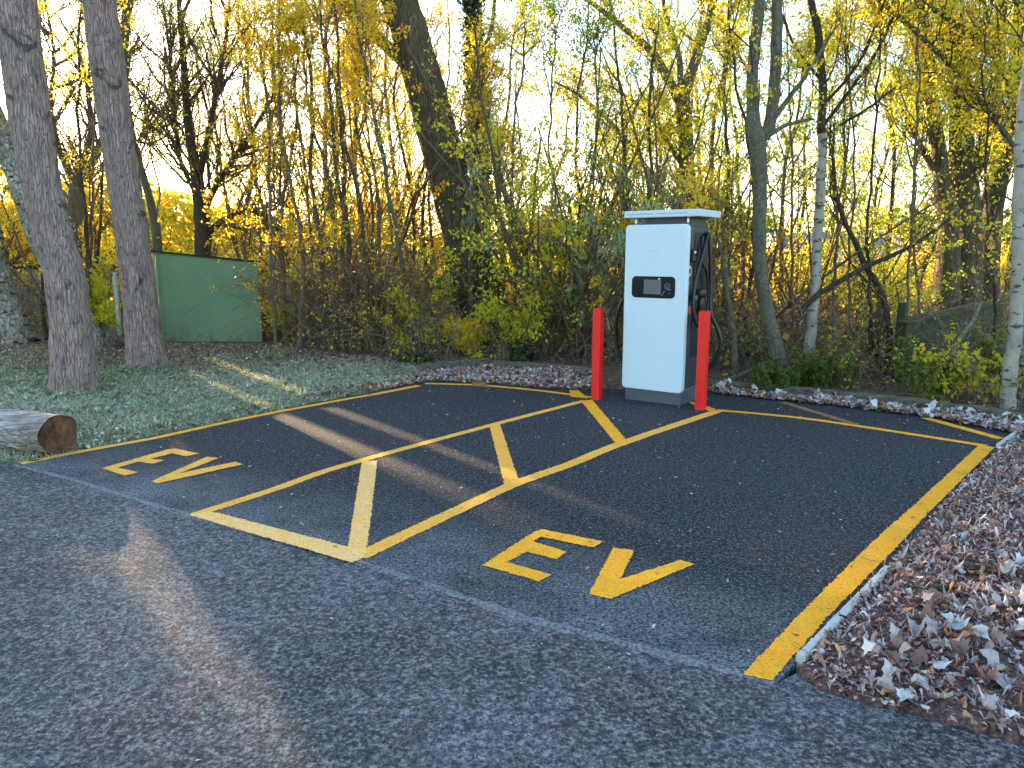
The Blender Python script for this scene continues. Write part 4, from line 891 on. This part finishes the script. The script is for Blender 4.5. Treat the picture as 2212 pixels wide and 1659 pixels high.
for (px, Y, kinds, s) in [(-260,17,(0,),1),(-180,21,(0,2),1),(-330,24,(0,),1.1),(-90,20,(0,2),1.05),(20,19,(0,),.75),(110,23,(4,),.9),(250,22,(4,),.9),(330,25,(4,2),.8),(480,21,(4,),.8),(560,19,(2,4),.85),(620,18,(0,),1),(690,20,(2,),1),(745,17,(0,),.95),(800,22,(0,2),1.05),(850,19,(0,),1),(900,17,(2,),.9),
        (960,22,(2,),1),(1080,18,(1,2),.85),(1130,22,(4,),.8),(1180,17,(1,),.62),(1250,20,(1,),.55),(1330,18,(1,),.6),(1390,22,(1,2),.7),(1440,18,(1,3),.85),(1530,17,(1,),.95),(1590,21,(1,2),1),(1680,16,(1,),.85),(1740,20,(3,),.8),(1810,16,(3,1),.72),(1870,22,(3,),.8),(1920,17,(1,),.85),(1975,19,(3,),1),(2040,22,(1,),1),(2120,18,(1,),1),(2190,16,(1,),1),(2260,20,(1,),1),(2340,16,(1,),1),(2420,19,(0,),1)]:
    u0_ = W(px, 600, Y); u0_ = u0_[0]-u0_[1]*math.tan(SUN_AZ)
    if px < 500 and (abs(u0_-3.6) < 1.5 or abs(u0_-.98) < .9): continue
    for kd in kinds: spots.append((W(px+rg.uniform(-25, 25), 600, Y+rg.uniform(-.8, .8)), kd, s*rg.uniform(.9, 1.1)))
used = set()
for k, (g, kd, s) in enumerate(spots):
    loc = (float(g[0]), float(g[1]), -.02); rz = rg.uniform(0, 6.28) if kd not in (0, 2) else rg.uniform(-.6, .6)
    if kd not in used:
        used.add(kd); r = prot[kd]; r.location = loc; r.scale = (s, s, s); r.rotation_euler = (0, 0, rz); r['label'] = W_LAB; r['group'] = W_GRP
    else: clone(prot[kd], loc, rz, s, W_LAB, W_GRP)

# ---- undergrowth: brambles and dead stalks through the wood edge (uncountable)
edge = [G(-250,720), G(60,725), G(240,738), G(340,725), G(350,690), G(600,700), G(640,752), G(800,768), G(915,785), G(1060,780), G(1290,795), G(1400,800), G(1560,820), G(1800,846), G(2010,868), G(2210,900), np.array([8.5,7.6,0]), np.array([14,15,0]), np.array([-14,17,0])]
def brambles(n, seed, h, leaf, lvn, name, label, poly, front=.0, lo=0, hi=1, ls=.05, tw='twig', spr=.5, lmat=None):
    rg = np.random.default_rng(seed); S = scatter(poly, n, rg)
    if seed in (601, 602, 604): S = S[~((S[:, 0] > 4.3) & (S[:, 1] > 7.9) & (S[:, 1] < 12.4) & (rg.random(n) < .72))]
    N = len(S); d = rg.normal(size=(N, 3))*spr; d[:, 2] = 1; d = nrm(d); K = 6; Q = np.empty((N, K, 3)); Q[:, 0] = np.concatenate([S, np.full((N, 1), -.02)], 1); Ln = h*rg.uniform(.35, 1.3, N)
    for k in range(1, K):
        d = nrm(d+rg.normal(size=(N, 3))*.2+np.array([0, 0, -.06*k])); Q[:, k] = Q[:, k-1]+d*(Ln/(K-1))[:, None]
    ok = ~shades_gap(Q).any(1); Q, Ln = Q[ok], Ln[ok]
    R = np.maximum(Ln*.0032, .002)[:, None]*np.linspace(1, .5, K)[None]; lst = [tubes(Q, R, 3)]
    P2, R2 = branch(Q, R, 3, .2, .98, h*.3, (.4, 1.2), .0, .25, 4, rg); lst.append(tubes(P2, R2, 3))
    V, F = merge(lst); tag(mesh_obj(name, V, F, M[tw]), label, 'undergrowth', kind='stuff')
    if lvn: tag(leaf_mesh('undergrowth_leaves', [leaves_on(P2, lvn, .04, ls, rg, lo=lo, hi=hi)], M['leaf_'+leaf], None, rg), label+', leaves', 'undergrowth', kind='stuff')
brambles(5200, 601, 1.35, 'brn', 2, 'undergrowth', 'tangle of brown bramble stalks along the foot of the wood', edge, lo=.3, hi=1, tw='twigpale')
brambles(1500, 602, .8, 'lim', 3, 'undergrowth', 'green and yellow leafy ground growth under the trees', edge, lo=0, hi=.85)
leftpoly = [G(632,748), G(760,764), G(900,775), W(960,600,15), W(560,600,15.5)]
brambles(1300, 603, 1.9, 'yel', 3, 'undergrowth', 'dense pale brown stalks right of the shed', leftpoly, tw='twigpale', lo=.2, hi=1, spr=.28)
rightpoly = [G(1560,800), G(1800,835), G(2010,860), G(2230,890), np.array([8,9.6,0]), np.array([8,12.5,0]), np.array([3.4,12.5,0])]
brambles(1100, 604, .85, 'oli', 3, 'undergrowth', 'dark bramble tangle behind the kerb on the right', rightpoly, tw='darkbark', lo=0, hi=1)
midpoly = [np.array(p) for p in [(-20,16.5,0),(12,16.5,0),(16,24,0),(-26,24,0)]]
brambles(3800, 605, 2.3, 'yel', 7, 'undergrowth', 'golden backlit scrub further into the wood', midpoly, lo=.25, hi=1, ls=.085)
# big orange dead leaves still hanging on the near branches, right of the charger
rg = np.random.default_rng(9); pts = []
for (x, y, n_) in [(1607,135,3),(1545,385,2),(1625,350,3),(1690,505,3),(1600,530,2),(1650,390,2),(1720,395,1),(1690,720,2),(1580,780,1),(2030,425,2),(2090,505,2),(2150,520,3),(1700,760,2),(1715,790,2)]:
    for _ in range(n_): pts.append(W(x+rg.normal()*9, y+rg.normal()*8, 8.9+rg.uniform(-.1, .5)))
pts = np.array(pts); n_ = len(pts)
tag(leaf_mesh('hanging_leaves', [(pts, rg.random(n_), rg.uniform(.08, .13, n_), .6, .9)], M['leaf_org'], None, rg), 'large orange dead leaves caught on the twigs right of the charger', 'leaves', kind='stuff')

# ---- far background
def far_wood(name, label, x0, x1, y, n, hmax, leaf, seed, ls=.4):
    rg = np.random.default_rng(seed); c_ = rg.uniform(0, 1, n); x = x0+(x1-x0)*c_; top = hmax*(.65+.35*np.sin(c_*37+seed)*np.sin(c_*11)+.12*np.sin(c_*140))
    z = rg.beta(1.2, 1.3, n)*top; C0 = np.stack([x, y+rg.normal(size=n)*3+.12*np.abs(x), z], -1)
    tag(leaf_mesh(name, [(C0, rg.beta(2, 2, n), rg.uniform(.5, 1.4, n)*ls, .3, .8)], M['leaf_'+leaf], None, rg), label, 'trees', kind='stuff')
far_wood('distant_trees', 'far off line of olive trees beyond the field', -70, 70, 75, 30000, 8.0, 'oli', 801, .6)
far_wood('distant_hedge', 'golden hedge line across the field behind the wood', -45, 45, 34, 26000, 2.2, 'yel', 802, .22)
# hedgerow added far left, mostly unseen, to block the low sun except in gaps
rg = np.random.default_rng(803); n_ = 70000; x = rg.uniform(-62, -10, n_)
top = np.interp(x, [-62, -30, -24.6, -23, -18, -13, -10], [8.5, 8.0, 7.4, 5.2, 4.7, 3.6, 2.0])*(1+.07*np.sin(x*1.9)+.05*np.sin(x*5.3))
z = rg.uniform(0, 1, n_)*top; y = 35+rg.normal(size=n_)*1.0
k_ = ~shades_gap(np.stack([x, y, z], -1), .05)
tag(leaf_mesh('sun_blocking_hedgerow', [(np.stack([x, y, z], -1)[k_], rg.beta(2, 2, n_)[k_], rg.uniform(.5, 1.3, n_)[k_]*.26, .3, .9)], M['leaf_yel'], None, rg), 'tall golden hedgerow across the field at the far left behind the pines', 'hedge', kind='stuff')
# sunlit rough grass in the field
rg = np.random.default_rng(5); n_ = 16000; x = rg.uniform(-25, 25, n_); y = rg.uniform(17, 34, n_)
b0 = np.stack([x, y, np.full(n_, -.1)], -1); hh = rg.uniform(.25, .7, n_); tp = b0+np.stack([rg.normal(size=n_)*.12, rg.normal(size=n_)*.12, hh], -1); sd = np.stack([np.full(n_, .02), np.zeros(n_), np.zeros(n_)], -1)
V = np.stack([b0-sd, b0+sd, tp], 1).reshape(-1, 3); tag(mesh_obj('rough_grass', V, np.arange(n_*3).reshape(-1, 3), M['drygrass'], tone=rg.random(n_)), 'pale dry grass in the sunlit field behind the trees', 'grass', kind='stuff')
def far_building(px0, px1, Y, h, rh, label):
    a = W(px0, 600, Y); b = W(px1, 600, Y); o = empty('distant_building', (a[0], Y, 0), label, 'building'); w_ = b[0]-a[0]
    box('wall', (0, 0, -.3), (w_, 7, h), M['palewall'], o)
    mesh_obj('roof', [(-.3,-.3,h+.002),(w_+.3,-.3,h+.002),(w_+.3,7.3,h+.002),(-.3,7.3,h+.002),(-.3,3.5,h+rh),(w_+.3,3.5,h+rh)], [(0,1,5,4),(2,3,4,5),(3,0,4),(1,2,5),(3,2,1,0)], M['slate'], o)
    for k in range(max(2, int(w_/3))): box('window', (1+k*3, -.05, .9), (2.1+k*3, -.004, 1.9), M['window'], o)
far_building(1040, 1330, 48, 1.6, .9, 'low pale building far behind the wood left of the charger')
far_building(1700, 1960, 52, 1.9, 1.1, 'low pale building far across the field right of the charger')

# ------------------------------------------------------------------ fallen leaves, mulch, grass
MAPLE = np.array([(0,-.05),(.16,-.10),(.34,-.16),(.28,.02),(.52,.12),(.36,.22),(.44,.42),(.22,.36),(.13,.52),(0,.80),(-.13,.52),(-.22,.36),(-.44,.42),(-.36,.22),(-.52,.12),(-.28,.02),(-.34,-.16),(-.16,-.10)])
_r = np.hypot(MAPLE[:, 0], MAPLE[:, 1]-.2)[:, None]; MAPLE = (MAPLE-[0,.2])*(.62+.38*.48/_r)+[0,.2]
OVAL = np.array([(0,-.1),(.2,.1),(.24,.35),(.12,.62),(0,.8),(-.12,.62),(-.24,.35),(-.2,.1)])
def litter(name, S, z, size, tone, m, shape, rg, curl=.5, tilt=.5, label='', lift=.0):
    N = len(S); k = len(shape); T2 = np.vstack([shape, (shape-[0, .2])*.5+[0, .2], [[0, .2]]])
    a = rg.uniform(0, 2*np.pi, N); c_, s_ = np.cos(a), np.sin(a); sz = size[:, None]
    X = T2[None, :, 0]*sz*rg.uniform(.7, 1.1, (N, 1)); Y = (T2[None, :, 1]-.2)*sz
    fold = np.abs(X)*rg.uniform(.1, 1.3, (N, 1))*curl*rg.choice([-1, 1], (N, 1))
    cu = rg.normal(size=(N, 1))*curl; cv = rg.normal(size=(N, 1))*curl*.7
    wv = rg.uniform(0, 6.28, (N, 1)); cu2 = .10*np.sin(X/sz*7+wv)*np.cos(Y/sz*6+wv*1.7)*sz*curl; Z = cu2+(cu*X**2+cv*Y**2+rg.normal(size=(N, 1))*.6*X*Y)/sz*1.6+rg.normal(size=X.shape)*.05*sz
    tx = rg.normal(size=(N, 1))*tilt; ty = rg.normal(size=(N, 1))*tilt; Z = Z+X*tx+Y*ty+fold
    Z = Z*.62; Z = Z-Z.min(1, keepdims=True)+rg.uniform(0, 1, (N, 1))*lift
    V = np.stack([S[:, :1]+X*c_[:, None]-Y*s_[:, None], S[:, 1:]+X*s_[:, None]+Y*c_[:, None], z[:, None]+Z], -1).reshape(-1, 3)
    i = np.arange(k); j = (i+1) % k; nv = 2*k+1
    T3 = np.concatenate([np.stack([i, j, k+j], -1), np.stack([i, k+j, k+i], -1), np.stack([k+i, k+j, np.full(k, 2*k)], -1)])
    F = (np.arange(N)[:, None, None]*nv+T3[None]).reshape(-1, 3)
    return tag(mesh_obj(name, V, F, m, tone=np.repeat(tone, 3*k), smooth=True), label, 'fallen leaves', kind='stuff')
pile = [G(*p) for p in [(1722,1450),(1736,1462),(1786,1492),(1890,1518),(2076,1566),(2212,1604)]]+[np.array(p) for p in [(2.5,1.8,0),(4.6,1.4,0),(6.2,3.6,0),(6.0,6.0,0)]]+[G(2212,950), G(2170,962), G(2110,1020), G(2035,1100), G(1950,1190), G(1915,1232), G(1800,1356)]
rg = np.random.default_rng(31)
# mulch bed: a low lumpy mound
Pb = scatter(pile, 20000, rg); lo_, hi_ = np.min([q[:2] for q in pile], 0), np.max([q[:2] for q in pile], 0)
gx = np.arange(lo_[0]-.1, hi_[0]+.1, .03); gy = np.arange(lo_[1]-.1, hi_[1]+.1, .03); GX, GY = np.meshgrid(gx, gy); GP = np.stack([GX.ravel(), GY.ravel()], -1)
def bed_h(P):
    d = seg_dist(P, pile); ins = inpoly(P, pile); x, y = P[:, 0], P[:, 1]
    h = .045*np.clip(d/.25, 0, 1)+.012*np.sin(x*11)*np.cos(y*9)+.010*np.sin(x*23+y*17)+.006*np.sin(x*51-y*43)
    return np.where(ins, np.maximum(h, .004), -.05-.2*d)
GZ = bed_h(GP); ins = (inpoly(GP, pile) | (seg_dist(GP, pile) < .04)).reshape(GX.shape)
nx, ny = len(gx), len(gy); f_ok = (ins[:-1, :-1] & ins[1:, 1:] & ins[:-1, 1:] & ins[1:, :-1]); jj, ii = np.nonzero(f_ok); b = jj*nx+ii
tag(mesh_obj('mulch_bed', np.concatenate([GP, (GZ+rg.normal(size=len(GZ))*.004)[:, None]], 1), np.stack([b, b+1, b+1+nx, b+nx], -1), M['mulch'], smooth=False), 'reddish bark mulch bed beside the broad yellow line', kind='structure')
S = scatter(pile, 42000, rg); N = len(S)
litter('mulch_chips', S, bed_h(S)-.004, rg.uniform(.009, .034, N), rg.beta(1.6, 1.8, N), M['chip'], OVAL[::2]*np.array([1.3, 1.0]), rg, 1.0, .6, 'small reddish bark chips covering the bed', .012)
def clumpy(S, rg, f=2.0): return .5+.5*np.sin(S[:, 0]*f+1.3)*np.cos(S[:, 1]*f*.8+.6)
S = scatter(pile, 5200, rg); cl = clumpy(S, rg, 2.6); keep = rg.random(len(S)) < (.2+.65*cl); S = S[keep]; N = len(S)
tn = np.clip(rg.choice([.08, .2, .28, .33, .40, .5, .72, .92], N, p=[.12,.20,.16,.04,.04,.18,.16,.10])+rg.normal(size=N)*.04, 0, 1)
litter('fallen_leaves', S, bed_h(S), rg.uniform(.022, .060, N)*np.clip(1.35-.13*S[:, 1], .6, 1.1), tn, M['frostleaf'], MAPLE, rg, 1.7, .45, 'frosted curled maple leaves heaped on the mulch bed', .02)
S = scatter(pile, 16000, rg); N = len(S)
litter('fallen_leaves', S, bed_h(S), rg.uniform(.014, .052, N), np.clip(rg.normal(.48, .30, N), 0, 1), M['frostleaf'], OVAL*np.array([.75, 1.15]), rg, 1.9, .45, 'small curled pale leaves among the maple leaves on the mulch bed', .02)
near = [G(*p) for p in [(1760,1480),(1890,1516),(2076,1564),(2212,1602)]]+[np.array([2.6,1.8,0]), np.array([2.9,2.5,0])]+[G(2212,1240), G(2000,1330), G(1850,1440)]
S = scatter(near, 170, rg); N = len(S)
litter('fallen_leaves', S, bed_h(S)+.008, rg.uniform(.05, .09, N), np.clip(rg.choice([.12,.38,.6,.8,.96], N, p=[.20,.07,.23,.25,.25])+rg.normal(size=N)*.03, 0, 1), M['frostleaf'], MAPLE, rg, 1.7, .4, 'large pale maple leaves nearest the camera at the edge of the road', .03)
# fine twigs on the bed
S = scatter(pile, 1500, rg); N = len(S); a = rg.uniform(0, 6.28, N); L = rg.uniform(.04, .22, N); z = bed_h(S)+.02
P = np.stack([np.concatenate([S, z[:, None]], 1)+np.stack([np.cos(a)*L*f, np.sin(a)*L*f, .02*np.sin(f*3+a)], -1) for f in (0, .33, .66, 1)], 1)
V, F = tubes(P, np.full((N, 4), .0013), 4); tag(mesh_obj('loose_twigs', V, F, M['twigpale']), 'thin dry twigs and stalks scattered over the leaf pile', 'twigs', kind='stuff')
# wood chunks
def chunk(px, L, w, rot, label):
    g = G(*px); o = empty('wood_chunk', (g[0], g[1], .055), label, 'wood', None, rot)
    bm = bmesh.new(); add_box(bm, (-L/2, -w/2, 0), (L/2, w/2, w*.55), .006, 1); bmesh.ops.subdivide_edges(bm, edges=bm.edges, cuts=2)
    for v in bm.verts: v.co += Vector((random.gauss(0,.008), random.gauss(0,.005), random.gauss(0,.005))); v.co.y *= 1-.5*abs(v.co.x/L)
    bm_obj('bark_piece', bm, M['brown'], o)
chunk((2135,1262), .24, .07, -.25, 'dark split piece of wood lying on the leaf pile at the right edge')
chunk((2040,1300), .15, .045, .1, 'smaller reddish piece of bark sunk in the middle of the leaf pile')
# back strips, verge, woodland floor
strip1 = [G(*p) for p in [(640,866),(800,838),(900,818),(918,806),(1060,796),(1290,814),(1300,850),(1270,846),(1180,840),(1040,828),(925,824),(880,834)]]
strip2 = [G(*p) for p in [(1530,842),(1650,852),(1800,866),(1950,884),(2100,902),(2240,925),(2212,950),(2190,938),(2003,903),(1850,884),(1700,868),(1545,852)]]
for poly, n_, lab in ((strip1, 2600, 'frosted leaves along the timber edging behind the left bay'), (strip2, 2400, 'frosted white leaves against the timber edging behind the right bay')):
    S = scatter(poly, n_, rg); N = len(S); z = np.maximum(earth_h(S[:, 0], S[:, 1]), np.where(inpoly(S, bay), .003, -1)); z = np.maximum(z, .0)
    litter('fallen_leaves', S, z, rg.uniform(.025, .065, N), np.clip(rg.normal(.45, .26, N), 0, 1), M['frostleaf'], MAPLE, rg, .9, .4, lab, .035)
S = scatter(strip2, 40, rg); N = len(S)
litter('fallen_leaves', S, np.full(N, .03), rg.uniform(.08, .11, N), rg.uniform(.6, 1, N), M['frostleaf'], MAPLE, rg, 1.2, .5, 'biggest white frosted leaves along the kerb on the right', .03)
# few leaves on the asphalt
S = scatter(bay, 520, rg); N = len(S); w8 = rg.random(N) < np.clip(.25+.12*S[:, 1]-.2, .1, 1); S = S[w8]; N = len(S)
litter('fallen_leaves', S, np.full(N, .006), rg.uniform(.012, .035, N), np.clip(rg.choice([.15,.36,.42,.6,.9], N), 0, 1), M['frostleaf'], OVAL, rg, .8, .2, 'few small leaves scattered over the dark bay asphalt', .003)
S = scatter([G(1000,1300), G(200,1080), G(0,1200), G(300,1650), G(1700,1600), G(1500,1450)], 46, rg); N = len(S)
litter('fallen_leaves', S, np.full(N, -.004), rg.uniform(.010, .025, N), rg.uniform(.3, .9, N), M['frostleaf'], OVAL, rg, .8, .2, 'few tiny leaves scattered over the old road', .003)
verge = [G(*p) for p in [(-200,1015),(0,990),(60,1000),(171,972),(300,945),(500,905),(700,864),(880,830),(915,800),(800,775),(600,750),(350,742),(240,750),(60,745),(-300,750)]]
def verge_keep(S): return ~inpoly(S, bay) & ~inpoly(S, road_poly)
S = scatter(verge, 26000, rg); S = S[verge_keep(S)]; yfac = np.clip((S[:, 1]-8.2)/4, 0, 1)+.25*clumpy(S, rg, 1.6); dl = seg_dist(S, bay); keep = rg.random(len(S)) < np.clip(.12+yfac+.5*(dl < .22), 0, 1); S = S[keep]; N = len(S)
tn = np.clip(rg.beta(2, 2.2, N)+.25*(S[:, 1] < 9.5), 0, 1)
litter('fallen_leaves', S, earth_h(S[:, 0], S[:, 1]), rg.uniform(.018, .050, N), tn, M['litterleaf'], MAPLE, rg, .8, .35, 'brown fallen leaves over the grass verge around the pines and shed', .02)
S = scatter(edge, 9000, rg); S = S[~inpoly(S, bay)]; N = len(S)
litter('fallen_leaves', S, earth_h(S[:, 0], S[:, 1]), rg.uniform(.03, .08, N), rg.beta(1.5, 3, N), M['litterleaf'], OVAL, rg, .8, .4, 'dark brown leaves on the floor of the wood', .02)
# frosted grass blades
def grass(poly, n, seed, hm, label, dens, tonef):
    rg = np.random.default_rng(seed); S = scatter(poly, n, rg); S = S[verge_keep(S)]; S = S[rg.random(len(S)) < dens(S)]; N = len(S); z = earth_h(S[:, 0], S[:, 1])
    a = rg.uniform(0, 6.28, N); h = hm*rg.uniform(.5, 1.4, N); w = rg.uniform(.0022, .0045, N); ln = rg.normal(size=(N, 2))*.75
    b0 = np.concatenate([S, z[:, None]-.005], 1); sd = np.stack([np.cos(a)*w, np.sin(a)*w, 0*a], -1)
    mid = b0+np.stack([ln[:, 0]*h*.3, ln[:, 1]*h*.3, h*.6], -1); tp = b0+np.stack([ln[:, 0]*h, ln[:, 1]*h, h*.85], -1)
    V = np.stack([b0-sd, b0+sd, mid+sd*.8, tp, mid-sd*.8], 1).reshape(-1, 3); o = np.arange(N)[:, None]*5
    F = np.arange(N*5).reshape(-1, 5)
    tag(mesh_obj('grass', V, F, M['grass'], tone=np.clip(tonef(S, rg), 0, 1)), label, 'grass', kind='stuff')
grass(verge, 130000, 41, .05, 'frosted pale green grass of the verge around the pine trunks', lambda S: np.clip(1.15-np.clip((S[:, 1]-8.6)/3.2, 0, .95)-.25*clumpy(S, None, 1.6), .05, 1), lambda S, rg: .52+.28*clumpy(S, rg, 1.1)+.22*rg.normal(size=len(S))-.05*(S[:, 1]-8))
grass(pile, 2500, 42, .04, 'few frosted grass tufts poking through the leaf pile', lambda S: (np.minimum(np.hypot(S[:, 0]-G(2180,1330)[0], S[:, 1]-G(2180,1330)[1]), np.hypot(S[:, 0]-G(2130,1440)[0], S[:, 1]-G(2130,1440)[1])) < .13)*1.0, lambda S, rg: rg.uniform(.3, .8, len(S)))

# ------------------------------------------------------------------ camera, sun, sky
cam_d = bpy.data.cameras.new('camera'); cam_d.sensor_width = 36; cam_d.lens = 36*FPX/2212; cam_d.clip_end = 2000; cam_d.clip_start = .05
cam = bpy.data.objects.new('camera', cam_d); COL.objects.link(cam); cam.location = (0, 0, CH); cam.rotation_euler = (math.pi/2-PITCH, 0, 0); sc.camera = cam
AZ = SUN_AZ; EL = SUN_EL      # azimuth from +Y towards +X
sd = Vector((math.sin(AZ)*math.cos(EL), math.cos(AZ)*math.cos(EL), math.sin(EL)))
sl = bpy.data.lights.new('sun', 'SUN'); sl.energy = 4.4; sl.angle = math.radians(.5); sl.color = (1, .71, .40)
so = bpy.data.objects.new('sun', sl); COL.objects.link(so); so.rotation_euler = (-sd).to_track_quat('-Z', 'Y').to_euler(); so.location = (0, 0, 20)
w = bpy.data.worlds.new('World'); sc.world = w; w.use_nodes = True; nt = w.node_tree; nt.nodes.clear()
sky = nt.nodes.new('ShaderNodeTexSky'); sky.sky_type = 'NISHITA'; sky.sun_disc = False; sky.sun_elevation = EL; sky.sun_rotation = AZ
sky.air_density = 1.0; sky.dust_density = 1.0; sky.ozone_density = 1.55
bg = nt.nodes.new('ShaderNodeBackground'); bg.inputs[1].default_value = .15; out = nt.nodes.new('ShaderNodeOutputWorld')
nt.links.new(sky.outputs[0], bg.inputs[0]); nt.links.new(bg.outputs[0], out.inputs[0])
sc.view_settings.view_transform = 'Standard'; sc.view_settings.look = 'None'; sc.view_settings.gamma = 1; sc.view_settings.exposure = 2.75
sc.cycles.adaptive_threshold = .02; sc.cycles.caustics_reflective = False; sc.cycles.caustics_refractive = False; sc.cycles.max_bounces = 4; sc.cycles.diffuse_bounces = 2; sc.cycles.glossy_bounces = 2; sc.cycles.transmission_bounces = 4
